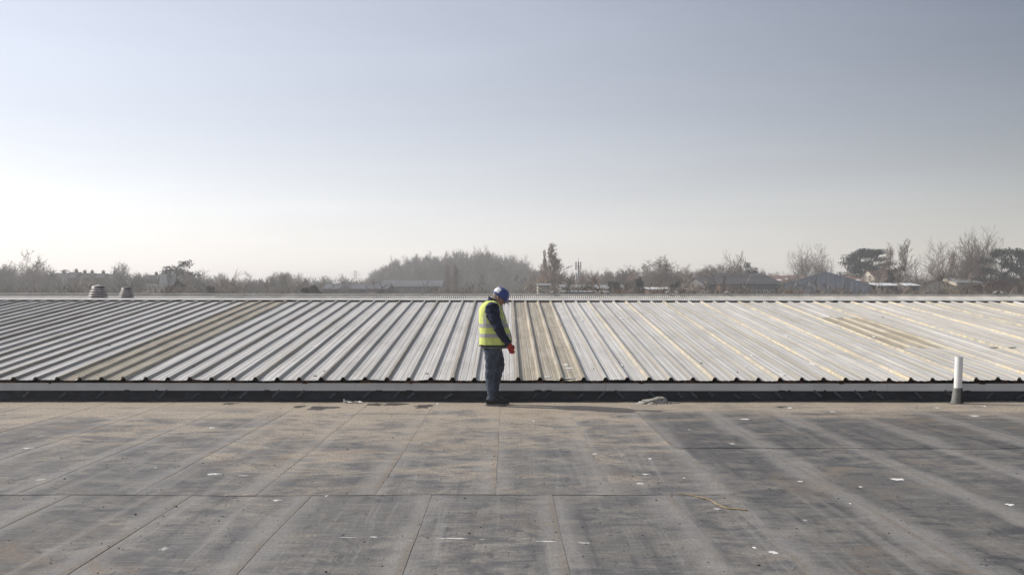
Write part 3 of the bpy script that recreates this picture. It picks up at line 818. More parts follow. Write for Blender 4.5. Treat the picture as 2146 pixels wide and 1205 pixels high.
def conifer_proto(seed, h, width, n=34, dens=70, clear=0.06):
    r = random.Random(seed); T = MB(); C = MB()
    T.tube([(0, 0, -0.5), (0, 0, h * 0.5), (0, 0, h * 0.98)], [0.28, 0.16, 0.03], 6)
    for i in range(n):
        f = clear + (0.97 - clear) * (i + r.random()) / n; az = i * 2.4
        L = width * 0.5 * (1 - f) ** 0.75 * r.uniform(0.7, 1.15) + 0.25
        for q in (0.4, 0.85):
            needle_clump(C, r, (math.cos(az) * L * q, math.sin(az) * L * q, h * f - L * q * 0.12), L * 0.32 + .12, L * 0.32 + .12, h * 0.045, dens, 0.28)
    return mesh('trunk', T.v, T.f), mesh('crown', C.v, C.f), h

def ivy_mesh(seed, h, r0):
    r = random.Random(seed); C = MB()
    for i in range(16):
        z = h * (i + r.random()) / 16
        needle_clump(C, r, (r.uniform(-.3, .3) * r0, r.uniform(-.3, .3) * r0, z), r0 * r.uniform(0.6, 1.15), r0 * r.uniform(0.6, 1.15), h * 0.06, 90, 0.24)
    return mesh('ivy', C.v, C.f)

def bush_proto(seed, h, width, stems=24):
    r = random.Random(seed); T = MB(); C = MB()
    rib = []
    def sub(p, d, L, w_, lev):
        e = p + d * L + _unit(r) * L * 0.15; s = d.cross(_unit(r)).normalized() * w_
        if lev < 1: T.tube([p, e], [w_, w_ * 0.5], 3, cap=False)
        else: C.v.extend([tuple(p - s), tuple(p + s), tuple(e)]); k = len(C.v); C.f.append((k - 3, k - 2, k - 1))
        if lev == 3: return
        for i in range(6 if lev else 7):
            nd = (d + _unit(r) * 0.75 + Vector((0, 0, 0.15))).normalized()
            sub(p.lerp(e, r.uniform(0.25, 1)), nd, L * r.uniform(0.45, 0.7), w_ * 0.62, lev + 1)
    for i in range(stems):
        a = r.uniform(0, 6.28); rr_ = width * 0.32 * r.random() ** 0.5
        d = Vector((math.cos(a) * 0.5, math.sin(a) * 0.5, 1)).normalized()
        sub(Vector((math.cos(a) * rr_, math.sin(a) * rr_, -0.2)), d, h * r.uniform(0.35, 0.55), 0.075, 0)
    return mesh('trunk', T.v, T.f), mesh('crown', C.v, C.f), h

rnd_shape = lambda g: 0.46 * math.sqrt(max(0.05, 1 - (g * 0.95) ** 2)) * 0.9
PR = {}
PR['round'] = [tree_proto(s, 14, 0.22, 17, 0.6, 0.5, 6, 6, 5, 0.26, shape=lambda g: 0.40 * (1 - 0.25 * g), topf=0.66) for s in (1, 2, 3)]
PR['spread'] = [tree_proto(s, 14, 0.18, 15, 0.75, 0.35, 7, 6, 5, 0.30, shape=lambda g: 0.46 * (1 - 0.4 * g), topf=0.62) for s in (4, 5)]
PR['tall'] = [tree_proto(s, 16, 0.28, 18, 0.4, 0.8, 6, 5, 5, 0.22, shape=lambda g: 0.34 * (1 - 0.45 * g)) for s in (6, 7, 8)]
PR['thin'] = [tree_proto(s, 16, 0.30, 14, 0.4, 0.85, 5, 5, 4, 0.20, shape=lambda g: 0.34 * (1 - 0.5 * g)) for s in (9, 10)]
PR['poplar'] = [tree_proto(11, 18, 0.04, 46, 0.2, 1.5, 6, 5, 3, 0.16, shape=lambda g: 0.23 * (1 - 0.86 * g), twig_w=0.0)]
PR['birch'] = [tree_proto(12, 14, 0.25, 18, 0.5, 0.6, 6, 6, 6, 0.15, droop=1.2, shape=lambda g: 0.40 * (1 - 0.4 * g), topf=0.75)]
PR['fan'] = [tree_proto(s_, 14, 0.2, 17, 0.6, 0.75, 6, 6, 5, 0.22, shape=lambda g: 0.46 * (1 - 0.15 * g), twig_w=0.0, topf=0.6) for s_ in (51, 52, 53)]
PR['bush'] = [bush_proto(s, 4.0, 5.0) for s in (20, 21, 22)]
PR['cedar'] = [cedar_proto(30, 16, 12), cedar_proto(31, 16, 12, 0.40, 19, 95, 0.24)]
PR['pine'] = [cedar_proto(32, 14, 7, 0.6, 12, 80, 0.6)]
PR['conifer'] = [conifer_proto(33, 10, 6), conifer_proto(34, 10, 7)]
PR['ivy'] = [ivy_mesh(40, 7, 1.0), ivy_mesh(41, 6, 1.3)]
for v_ in PR['poplar'][0][1].vertices:      # narrow, pointed crown
    k_ = 2.0 * max(0.02, 1 - v_.co.z / 19.5) ** 0.62 * min(1.0, 0.55 + v_.co.z / 9.0); v_.co.x *= k_; v_.co.y *= k_
MATC = {}
for kind, lst in PR.items():
    if kind == 'ivy':
        for m_ in lst: m_.materials.append(M['ivy'])
        continue
    for t_, c_, _ in lst:
        t_.materials.append(M['bark'])
        c_.materials.append(M['needle'] if kind in ('cedar', 'pine', 'conifer') else M['twig'])
def recol(me, mat):
    m = me.copy(); m.materials.clear(); m.materials.append(mat); return m
PR['roundr'] = [(t, recol(c, M['twigr']), h) for t, c, h in PR['round']]
PR['tallr'] = [(t, recol(c, M['twigr']), h) for t, c, h in PR['tall']]
PR['thinr'] = [(t, recol(c, M['twigr']), h) for t, c, h in PR['thin']]
PR['bushr'] = [(t, recol(c, M['twigr']), h) for t, c, h in PR['bush']]
PR['bushg'] = [(t, recol(c, M['twigg']), h) for t, c, h in PR['bush']]
PR['bushe'] = [(t, c, h) for t, c, h in PR['conifer']]
PR['poplar'] = [(t, recol(c, M['twigp']), h) for t, c, h in PR['poplar']]
PR['tallg'] = [(t, recol(c, M['twigg']), h) for t, c, h in PR['tall']]

tr = random.Random(77)
def tree(kind, px, top, Y, label, cat='tree', group=None, wid=1.0, name=None, ivy=None, base=None, var=None):
    """plant one tree so that its top reaches photo row `top` at distance Y"""
    x = PX(px, Y); z0 = terr(x, Y) if base is None else base
    t_, c_, h = PR[kind][tr.randrange(len(PR[kind])) if var is None else var]
    H = max(PZ(top, Y) - z0, 1.5); s = H / h
    root = empty(name or {'cedar': 'cedar_tree', 'pine': 'pine_tree', 'conifer': 'conifer_tree', 'poplar': 'poplar_tree', 'birch': 'birch_tree'}.get(kind, 'bush' if kind.startswith('bush') else 'bare_tree'), (x, Y, z0), tr.uniform(0, 6.28))
    sw = s * wid if kind.startswith(('bush', 'cedar', 'pine', 'conifer', 'poplar')) else max(s, 0.75) * wid
    root.scale = (sw, sw, s)
    setp(root, label, cat, group)
    for nm, me in (('trunk', t_), ('crown', c_)):
        o = bpy.data.objects.new(nm, me); COL.objects.link(o); o.parent = root
    if ivy is not None:
        o = bpy.data.objects.new('ivy', PR['ivy'][ivy % 2]); COL.objects.link(o); o.parent = root
        o.scale = (1 / sw * 1.0, 1 / sw * 1.0, 1 / s * (H * 0.5 / 6.5)); 
    return root

# trees that stand out
T = tree
T('round', 70, 553, 235, 'broad rounded bare tree, the tallest at the far left of the skyline', wid=1.05, var=0)
T('round', 6, 564, 235, 'bare tree at the very left edge of the skyline', var=1)
T('round', 248, 561, 250, 'small round bare tree rising above the terrace roofs left of the rooftop unit', wid=0.62, var=1)
T('pine', 371, 559, 212, 'dark pine with a flat top just right of the rooftop unit', var=0)
T('conifer', 376, 586, 150, 'ragged dark evergreen in front of the pine, beside the rooftop unit', wid=1.1, var=0)
T('bushe', 443, 597, 140, 'small olive evergreen bush right of the ragged dark evergreen', 'bush', wid=0.9, name='bush')
T('bushe', 357, 598, 140, 'low olive evergreen bush below the rooftop unit platform', 'bush', wid=1.3, name='bush')
T('conifer', 655, 596, 135, 'low dark conifer alone left of the blue-grey bank', wid=1.6, var=1)
T('tallr', 938, 560, 250, 'slim brownish bare tree in front of the wooded hill, left of its pair', wid=0.6, var=0)
T('tallr', 955, 558, 252, 'slim brownish bare tree in front of the wooded hill, right of its pair', wid=0.55, var=1)
T('poplar', 1158, 516, 200, 'tall narrow bare poplar right of the wooded hill', wid=2.7)
T('poplar', 1142, 530, 203, 'shorter thin poplar leaning against the tall poplar', wid=1.3)
T('birch', 1381, 550, 215, 'rounded pale bare birch standing above the low tree line', wid=0.95)
T('conifer', 1287, 586, 150, 'dark bushy evergreen in front of the low grey sheds', wid=1.2, var=1)
T('conifer', 1340, 579, 165, 'upright dark evergreen right of the low grey sheds', wid=0.75, var=0)
T('bushe', 1238, 597, 145, 'low dark evergreen bush left of the grey sheds', 'bush', wid=1.6, name='bush')
T('bushe', 1418, 588, 160, 'small round evergreen bush under the pale birch', 'bush', wid=1.2, name='bush')
T('round', 1545, 549, 230, 'bare reddish tree above the dark office roof', wid=0.75, var=2)
T('pine', 1576, 560, 226, 'small dark pine top just right of the reddish tree', wid=0.5, var=0)
T('fan', 1683, 536, 240, 'round fan-shaped bare tree behind the blue-grey gable, left of two', wid=0.85, var=0)
T('fan', 1726, 536, 243, 'round fan-shaped bare tree behind the blue-grey gable, right of two', wid=0.85, var=2)
T('cedar', 1804, 527, 225, 'big dark cedar with a flat layered crown, left half of the clump', wid=0.66, var=0)
T('cedar', 1829, 524, 222, 'big dark cedar with a flat layered crown, right half of the clump', wid=0.78, var=1)
T('thinr', 1866, 521, 205, 'thin bare tree just right of the big cedar clump', wid=0.62, var=0)
T('thin', 1900, 514, 195, 'tall open bare tree with an ivy-clad trunk beside the brown house', ivy=0, wid=0.85, var=1)
T('conifer', 1868, 562, 190, 'dark evergreen shrub below the brown house chimney', wid=0.55, var=1)
T('fan', 1970, 529, 190, 'fan-shaped bare tree with an ivy-clad foot left of the far right group', ivy=1, wid=0.9, var=1)
T('thinr', 1998, 530, 192, 'bare tree with ivy up its trunk between two fan-shaped trees', ivy=0, wid=0.7, var=0)
T('fan', 2022, 522, 186, 'reddish bare tree with a dark ivy mass at its foot', ivy=1, wid=0.8, var=2)
T('fan', 2062, 507, 205, 'tallest bare tree at the far right, pale twiggy crown', wid=0.9, var=0)
T('cedar', 2102, 523, 195, 'dark layered cedar near the right edge', wid=0.55, var=1)
T('cedar', 2144, 526, 190, 'dark conifer cut by the right edge of the view', wid=0.6, var=0)
T('roundr', 2046, 528, 200, 'reddish bare tree beside the tallest one at the far right', wid=0.7, var=2)

# the tree lines: (px, top row)
SKY = [(-150, 570), (0, 568), (40, 570), (110, 570), (135, 583), (235, 582), (262, 578), (290, 577), (330, 588), (360, 584), (400, 574), (430, 583), (470, 580), (510, 590), (545, 584), (600, 577), (640, 586), (700, 588), (760, 588), (775, 585), (1120, 575), (1180, 576),
       (1240, 574), (1300, 572), (1345, 572), (1380, 568), (1420, 572), (1460, 566), (1490, 562), (1540, 562), (1600, 577), (1660, 582), (1720, 582), (1790, 583), (1830, 583), (1880, 584), (1940, 584), (1990, 582), (2040, 582), (2146, 580), (2300, 580)]
def skyrow(px): return float(np.interp(px, [a for a, b in SKY], [b for a, b in SKY]))
ZN = [(-200, 'at the far left edge'), (45, 'under the tallest left-hand tree'), (110, 'in front of the terrace houses'), (185, 'behind the pair of ventilators'), (262, 'between terrace houses and cooling unit'), (330, 'around the cooling unit'), (400, 'just right of the flat-topped pine'),
      (480, 'midway between pine and blue-grey sheds'), (580, 'left of the low dark conifer'), (665, 'beside the long blue-grey shed'), (740, 'by the distant pylon'), (930, 'in front of the wooded hill'), (1080, 'at the right end of the wooded hill'), (1175, 'around the phone mast'), (1240, 'behind the low grey sheds'),
      (1320, 'left of the pale birch'), (1400, 'right of the pale birch'), (1470, 'left of the dark office building'), (1540, 'above the dark office building'), (1632, 'beside the blue-grey gable'), (1740, 'between gable and cedar clump'), (1835, 'by the brown house'), (1930, 'among the ivy-clad trees'), (2030, 'by the tallest right-hand tree'), (2100, 'at the right edge')]
ADJ = {'round': 'rounded grey', 'roundr': 'rounded reddish', 'spread': 'spreading grey', 'tall': 'upright grey', 'tallr': 'upright reddish', 'tallg': 'upright olive', 'birch': 'fine-twigged', 'bush': 'grey twiggy', 'bushr': 'reddish twiggy', 'bushg': 'olive twiggy'}
def zone(px): return [p for a_, p in ZN if a_ <= px][-1]
px = -120.0
while px < 2280:
    if not (760 < px < 1120):
        for d in (0, 1):
            q = px + tr.uniform(-9, 9); Y = tr.uniform(265, 330) if d else tr.uniform(200, 255)
            tp_ = skyrow(q) + (tr.uniform(-3, 9) if d else tr.uniform(3, 14))
            kind = tr.choice(['round', 'round', 'spread', 'tall', 'tallg', 'birch']) if q < 1100 else tr.choice(['round', 'roundr', 'tallr', 'tall', 'spread', 'birch', 'tallr'])
            z_ = zone(q); tree(kind, q, tp_, Y, '%s bare tree %s, in the %s row' % (ADJ[kind], z_, 'back' if d else 'front'), 'tree', 'bare trees ' + z_, wid=tr.uniform(0.85, 1.1))
    px += tr.uniform(13, 21)
# lower scrub in front
px = -120.0
while px < 2280:
    q = px + tr.uniform(-8, 8); Y = tr.uniform(118, 185)
    if 700 < q < 930: Y = tr.uniform(200, 235)
    tp_ = tr.uniform(586, 606) if not 1635 < q < 1830 else tr.uniform(598, 609)
    z_ = zone(q); kd = tr.choice(['bush', 'bushr', 'bushg', 'bush'])
    tree(kd, q, tp_, Y, '%s scrub bush %s' % (ADJ[kd], z_), 'bush', 'scrub bushes ' + z_, wid=tr.uniform(1.0, 1.9), name='bush')
    px += tr.uniform(12, 20)
for i in range(64):
    q = 1175 + i * 15.5 + tr.uniform(-6, 6); z_ = zone(q); kd = tr.choice(['bush', 'bushr', 'bushg', 'bushr'])
    tree(kd, q, tr.uniform(594, 607) if not 1640 < q < 1830 else tr.uniform(600, 609), tr.uniform(105, 150), '%s scrub bush nearer than the treeline, %s' % (ADJ[kd], z_), 'bush', 'foreground scrub ' + z_, wid=tr.uniform(1.2, 2.0), name='bush')
# the wooded hill
HILL = [(765, 588), (780, 572), (800, 558), (830, 549), (870, 543), (920, 538), (970, 534), (1010, 533), (1050, 538), (1085, 547), (1110, 557), (1130, 572)]
def hillrow(px): return float(np.interp(px, [a for a, b in HILL], [b for a, b in HILL]))
for row, Y in enumerate((372, 392, 415, 440)):
    px = 768 + row * 4
    while px < 1132:
        q = px + tr.uniform(-3, 3)
        tree(tr.choice(['round', 'tallg', 'spread', 'round', 'birch', 'round']), q, hillrow(q) + (3 - row) * 6 + tr.uniform(-4, 6), Y + tr.uniform(-8, 8), 'slender bare tree of the wood on the low hill in mid-skyline', 'tree', 'trees of the wooded hill', wid=tr.uniform(0.6, 0.8), name='woodland_tree')
        px += tr.uniform(9, 14)
for i in range(40):
    q = 785 + i * 8.8
    tree(tr.choice(['bush', 'bushg']), q, hillrow(q) + 26 + tr.uniform(0, 8), tr.uniform(436, 462), 'dense undergrowth behind the trunks of the wooded hill', 'bush', 'undergrowth within the wooded hill', wid=tr.uniform(0.7, 1.0), name='bush')
for i in range(46):
    q = tr.uniform(775, 1135)
    tree(tr.choice(['bush', 'bushg']), q, tr.uniform(570, 592), tr.uniform(335, 362), 'undergrowth bush along the foot of the wooded hill', 'bush', 'bushes at the foot of the wooded hill', wid=tr.uniform(0.8, 1.3), name='bush')
for q in (1092, 1100, 1083, 1042, 1010):
    tree('conifer', q, 572 + tr.uniform(0, 14), 340, 'dark evergreen among the trunks at the right end of the wooded hill', 'tree', 'evergreens in the wooded hill', wid=0.7, name='conifer_tree')

# ------------------------------------------------------------------ background buildings
def gable(name, label, cat, x0, x1, pye, pyr, Y, depth, axis, wall, roof, group=None, windows=0, chim=0, lights=0, doors=0, overhang=0.3, winrow=None, hipped=0.0):
    """pitched building between photo columns x0..x1, eave and ridge at photo rows; axis 'x' = ridge runs across the view"""
    xa, xb = PX(x0, Y), PX(x1, Y); ze, zr = PZ(pye, Y), PZ(pyr, Y); cx = (xa + xb) / 2; zb = terr(cx, Y) - 0.3
    root = setp(empty(name, (cx, Y, zb)), label, cat, group)
    w_ = (xb - xa) / 2; d = depth; e = ze - zb; rr_ = zr - zb
    W_ = MB(); W_.box(-w_, w_, 0, d, 0, e)
    if axis == 'y': W_.add([(-w_, 0.0, e), (w_, 0.0, e), (0, 0.0, rr_), (-w_, d, e), (w_, d, e), (0, d, rr_)], [(0, 1, 2), (5, 4, 3)])
    else: W_.add([(-w_, 0, e), (-w_, d, e), (-w_, d / 2, rr_), (w_, 0, e), (w_, d, e), (w_, d / 2, rr_)], [(0, 2, 1), (3, 4, 5)])
    W_.build('wall', wall, root)
    o = overhang; Rf = MB(); th = 0.15
    if axis == 'y':
        k = (rr_ - e) / w_
        for sgn in (-1, 1):
            a = [(sgn * (w_ + o), -o, e - o * k), (0, -o, rr_), (0, d + o, rr_), (sgn * (w_ + o), d + o, e - o * k)]
            Rf.add([(x, y, z + 0.02) for x, y, z in a] + [(x, y, z + th) for x, y, z in a], [(4, 5, 6, 7), (0, 4, 7, 3), (0, 1, 5, 4), (2, 3, 7, 6), (3, 2, 1, 0)])
    else:
        k = (rr_ - e) / (d / 2); hp = hipped * w_
        for s0, s1 in ((-o, 0), (d + o, 1)):
            a = [(-w_ - o, s0, e - o * k), (w_ + o, s0, e - o * k), (w_ + o - hp, d / 2, rr_), (-w_ - o + hp, d / 2, rr_)]
            Rf.add([(x, y, z + 0.02) for x, y, z in a] + [(x, y, z + th) for x, y, z in a], [(4, 5, 6, 7), (0, 1, 5, 4), (1, 2, 6, 5), (3, 0, 4, 7), (3, 2, 1, 0)])
    rf = Rf.build('roof', roof, root)
    for i in range(chim):
        cxx = -w_ + 2 * w_ * (i + 0.5) / chim + (0.2 * w_ if chim == 1 else 0)
        c = MB().box(cxx - 0.34, cxx + 0.34, d / 2 - 0.3, d / 2 + 0.3, rr_ - 0.6, rr_ + 0.75)
        for q in (-0.2, 0.0, 0.2): c.lathe([(0.09, rr_ + 0.75), (0.07, rr_ + 1.05)], (cxx + q, d / 2, 0), 8)
        c.build('chimney', M['brick'], rf)
    for i in range(windows):
        xx = -w_ + 2 * w_ * (i + 0.5) / windows
        for zz in (winrow or (e - 1.6,)):
            ww = min(0.6, w_ / windows * 0.6)
            f = MB().box(xx - ww, xx + ww, -0.06, 0.0, zz - 0.65, zz + 0.65).build('window', M['steel_white'], root)
            MB().box(xx - ww + 0.09, xx - 0.03, -0.075, -0.061, zz - 0.56, zz + 0.56).build('pane', M['glass'], f)
            MB().box(xx + 0.03, xx + ww - 0.09, -0.075, -0.061, zz - 0.56, zz + 0.56).build('pane', M['glass'], f)
    for i in range(lights):
        t = (i + 0.5) / lights
        if axis == 'y':
            for sgn in (-1, 1):
                k = (rr_ - e) / w_; xx = sgn * w_ * 0.55; zz = rr_ - abs(xx) * k + th + 0.02
                MB().add([(xx - .5, d * t - 1, zz + .5 * k * sgn), (xx + .5, d * t - 1, zz - .5 * k * sgn), (xx + .5, d * t + 1, zz - .5 * k * sgn), (xx - .5, d * t + 1, zz + .5 * k * sgn)], [(0, 1, 2, 3)]).build('rooflight', M['rooflt'], rf)
        else:
            k = (rr_ - e) / (d / 2); xx = -w_ + 2 * w_ * t; y0, y1 = d * 0.14 + (i % 2) * d * 0.08, d * 0.14 + (i % 2) * d * 0.08 + 1.6
            MB().add([(xx - .5, y0, e + y0 * k + th + .03), (xx + .5, y0, e + y0 * k + th + .03), (xx + .5, y1, e + y1 * k + th + .03), (xx - .5, y1, e + y1 * k + th + .03)], [(0, 1, 2, 3)]).build('rooflight', M['rooflt'], rf)
    if axis == 'y': root.rotation_euler = (0, 0, -math.atan2(cx, Y))
    return root

# terrace houses at the far left
for i, (a, b, e_, r_, ch) in enumerate([(103, 134, 585, 574, 1), (135, 158, 584, 572, 1), (159, 190, 586, 574.5, 2), (191, 216, 586, 575, 1), (217, 238, 587, 576, 1)]):
    gable('terrace_house', ['slate-roofed terrace house at the left end of the row behind the ventilators', 'slate-roofed terrace house second from the left in the row', 'slate-roofed terrace house with two chimney stacks mid-row', 'slate-roofed terrace house second from the right end of the row', 'slate-roofed terrace house at the right end of the row'][i],
          'house', a, b - 0.4, e_, r_, 258 + i * 0.6, 8, 'x', M['brick'], M['slate'], 'terrace houses behind the ventilators', windows=2, chim=ch, overhang=0.15)
gable('terrace_house', 'low slate roof with one chimney between bare trees left of the rooftop unit', 'house', 300, 330, 589, 578, 262, 8, 'x', M['brick'], M['slate'], windows=2, chim=1)
# the long blue-grey sheds below the wooded hill
gable('storage_shed', 'long blue-grey shed roof below the left end of the wooded hill', 'shed', 676, 810, 607, 596, 205, 14, 'x', M['steel_dark'], M['slate_blue'])
gable('storage_shed', 'blue-grey shed roof set higher, below the middle of the wooded hill', 'shed', 800, 925, 601, 588, 255, 14, 'x', M['steel_dark'], M['slate_blue'])
gable('low_store', 'small cream flat-sided store at the foot of the tall poplar', 'shed', 1128, 1152, 599, 596, 170, 8, 'x', M['cream'], M['steel_grey'])
gable('industrial_unit', 'low pale grey shed right of the tall poplar', 'shed', 1180, 1230, 603, 597, 175, 16, 'x', M['steel_grey'], M['steel_grey'])
gable('industrial_unit', 'low grey shed partly behind dark evergreens, right of the phone mast', 'shed', 1231, 1312, 606, 598, 178, 16, 'x', M['steel_dark'], M['steel_grey'], windows=5)
gable('industrial_unit', 'long flat grey roof low in front of the sheds by the poplar', 'shed', 1185, 1275, 614, 611.5, 120, 10, 'x', M['steel_dark'], M['steel_grey'])
gable('industrial_unit', 'low brick-sided shed with pale roof edge under the birch', 'shed', 1363, 1440, 607, 603, 165, 12, 'x', M['brick'], M['steel_white'], windows=4)
gable('office_block', 'dark grey long building with white windows under a wide grey roof', 'building', 1478, 1642, 596, 581, 185, 18, 'x', M['steel_dark'], M['slate'], windows=11)
gable('office_block', 'grey pitched roof with a pale gable edge above the dark long building', 'building', 1505, 1612, 581, 572, 205, 14, 'x', M['steel_grey'], M['slate'])
gable('workshop_hall', 'long brown roof with scattered white rooflights behind the blue-grey gable', 'building', 1632, 1822, 593, 577, 215, 18, 'x', M['brick'], M['tile'], lights=9)
gg = gable('warehouse', 'big blue-grey clad warehouse with a wide low gable facing us', 'warehouse', 1642, 1822, 597, 570, 172, 30, 'y', M['steel_blue'], M['steel_blue'], overhang=0.15)
w_ = (PX(1822, 172) - PX(1642, 172)) / 2; zb_ = gg.location.z
for i in range(19):          # cladding ribs of the gable
    xx = -w_ + 2 * w_ * (i + 0.5) / 19; e_ = PZ(597, 172) - zb_; r_ = PZ(570, 172) - zb_
    zt = r_ - abs(xx) / w_ * (r_ - e_) - 0.1
    MB().box(xx - 0.05, xx + 0.05, -0.05, 0.0, 3.0, zt).build('cladding_rib', M['steel_grey'], gg)
gable('brown_house', 'brown house with a tall chimney right of the cedar clump', 'house', 1836, 1892, 580, 564, 215, 9, 'x', M['cream'], M['tile'], windows=3, chim=1, winrow=(5.0,))
gable('white_edged_shed', 'low shed with a white roof edge, left of the ivy-clad tree', 'shed', 1845, 1884, 598.5, 593.5, 168, 8, 'x', M['steel_dark'], M['steel_white'])
gable('white_edged_shed', 'low shed with a white roof edge, right of the ivy-clad tree', 'shed', 1905, 1928, 598.5, 593.5, 168, 8, 'x', M['steel_dark'], M['steel_white'])
gable('pitched_shed', 'brown pitched shed among ivy-clad trees', 'shed', 1925, 2005, 601, 586, 178, 12, 'y', M['cream'], M['tile'])
gable('pitched_shed', 'pale hipped roof between ivy-clad trees and the dark red roof', 'shed', 2008, 2060, 592, 582, 182, 10, 'x', M['cream'], M['steel_grey'], hipped=0.5)
gable('red_roofed_hall', 'wide dark red-brown gabled hall at the right edge', 'building', 2028, 2170, 603, 588, 160, 16, 'y', M['brick'], M['tile'], windows=7, winrow=(3.2,))

# rooftop cooling unit on a lattice platform
Y = 196.0
xa = PX(310, Y); u = setp(empty('rooftop_cooling_unit', (xa, Y, PZ(613, Y))), 'grey box-shaped cooling unit on a pale lattice platform left of the pine', 'cooling unit')
s = Y / F
def q(px, py): return ((px - 310) * s, (613 - py) * s)
x0, z0 = q(335, 596.5); x1, z1 = q(352, 575)
MB().box(x0, x1, 0, 2.4, z0, z1).build('casing', M['galv'], u)
x2 = q(361, 0)[0]
MB().add([(x1 + .004, 0, z0), (x2, 0.9, z0), (x2, 0.9, z1), (x1 + .004, 0, z1), (x1 + .004, 2.4, z0), (x2, 2.4, z0), (x2, 2.4, z1), (x1 + .004, 2.4, z1)], [(0, 1, 2, 3), (1, 5, 6, 2), (3, 2, 6, 7), (4, 7, 6, 5)]).build('side_panel', M['galv'], u)
for a in range(2):
    for b in range(5):
        xx = x0 + 0.12 + a * (x1 - x0 - 0.16) / 2; zz = z0 + 0.12 + b * (z1 - z0 - 0.16) / 5
        MB().box(xx, xx + (x1 - x0) / 2 - 0.16, -0.05, -0.004, zz, zz + (z1 - z0) / 5 - 0.09).build('grille_panel', M['steel_white'], u)
xe = q(362, 0)[0]; zt = q(0, 597)[1]
pf = MB()
for yy in (0.0, 2.6):
    for zz in (zt, zt - 1.25): pf.tube([(0, yy, zz - 0.03), (xe, yy, zz - 0.03)], 0.055, 5)
    for i in range(9):
        xx = xe * i / 8; pf.tube([(xx, yy, zt - 0.03), (xx, yy, zt - 1.28)], 0.035, 4)
        if i < 8: pf.tube([(xx, yy, zt - (0.03 if i % 2 else 1.28)), (xe * (i + 1) / 8, yy, zt - (1.28 if i % 2 else 0.03))], 0.03, 4)
pf.box(-0.05, xe, -0.05, 2.65, zt - 0.02, zt + 0.045)
pf.build('platform', M['steel_white'], u)
for i in (0, 4, 8):
    for yy in (0, 2.6): MB().tube([(xe * i / 8, yy, zt - 1.28), (xe * i / 8, yy, -0.25)], 0.06, 5).build('leg', M['steel_white'], u)
gable('flat_roofed_block', 'low flat-roofed block carrying the rooftop cooling unit', 'building', 296, 372, 614, 613.2, Y - 1, 8, 'x', M['steel_grey'], M['steel_grey'])

# masts
def lattice(name, label, cat, px, top, bot, Y, wb, wt, mat, arms=()):
    x = PX(px, Y); zb = terr(x, Y); H = PZ(top, Y) - zb; r = setp(empty(name, (x, Y, zb)), label, cat)
    n = 12; lg = MB()
    cs = [(-1, -1), (1, -1), (1, 1), (-1, 1)]
    for cx_, cy_ in cs: MB().tube([(cx_ * wb, cy_ * wb, -0.3), (cx_ * wt, cy_ * wt, H)], 0.06, 4).build('leg', mat, r)
    for i in range(n):
        f0, f1 = i / n, (i + 1) / n; a0 = wb + (wt - wb) * f0; a1 = wb + (wt - wb) * f1
        for k in range(4):
            c0, c1 = cs[k], cs[(k + 1) % 4]
            lg.tube([(c0[0] * a0, c0[1] * a0, H * f0), (c1[0] * a1, c1[1] * a1, H * f1)], 0.035, 3)
            lg.tube([(c0[0] * a1, c0[1] * a1, H * f1), (c1[0] * a1, c1[1] * a1, H * f1)], 0.035, 3)
    lg.build('bracing', mat, r)
    for f, L in arms: MB().tube([(-L, 0, H * f), (0, 0, H * f + 0.35), (L, 0, H * f)], 0.08, 4).build('crossarm', mat, r)
    return r
lattice('lattice_mast', 'thin lattice mast in front of the terrace houses', 'mast', 138, 569, 0, 190, 0.45, 0.3, M['galv'], [(0.99, 1.0)])
lattice('power_pylon', 'tiny distant power pylon left of the wooded hill', 'pylon', 745, 567, 0, 520, 1.7, 0.3, M['galv'], [(0.93, 2.6), (0.84, 3.2), (0.75, 2.6)])
Y = 230.0; x = PX(1212, Y); zb = terr(x, Y); H = PZ(548, Y) - zb
m = setp(empty('phone_mast', (x, Y, zb)), 'slim grey phone mast with antenna panels right of the tall poplar', 'mast')
MB().tube([(0, 0, -0.3), (0, 0, H * 0.93)], [0.38, 0.26], 10).build('pole', M['galv'], m, True)
for lv, (zz, hh) in enumerate([(H - 1.0, 1.9), (H - 3.8, 2.4)]):
    for k in range(3):
        t = k * 2.094 + 0.5 + lv; a = Vector((math.cos(t), math.sin(t), 0))
        ww = 0.16 + 0.05 * lv
        p = a * 0.62
        bx_ = MB().box(-ww, ww, -0.1, 0.1, zz - hh / 2, zz + hh / 2).build('antenna_panel', M['galv'], m); bx_.location = p; bx_.rotation_euler = (0, 0, t + math.pi / 2)
        MB().tube([(0, 0, zz), p + Vector((0, 0, zz))], 0.05, 4).build('bracket', M['galv'], m)
MB().tube([(0, 0, H * 0.93), (0, 0, H + 0.8)], 0.05, 5).build('whip_aerial', M['galv'], m)

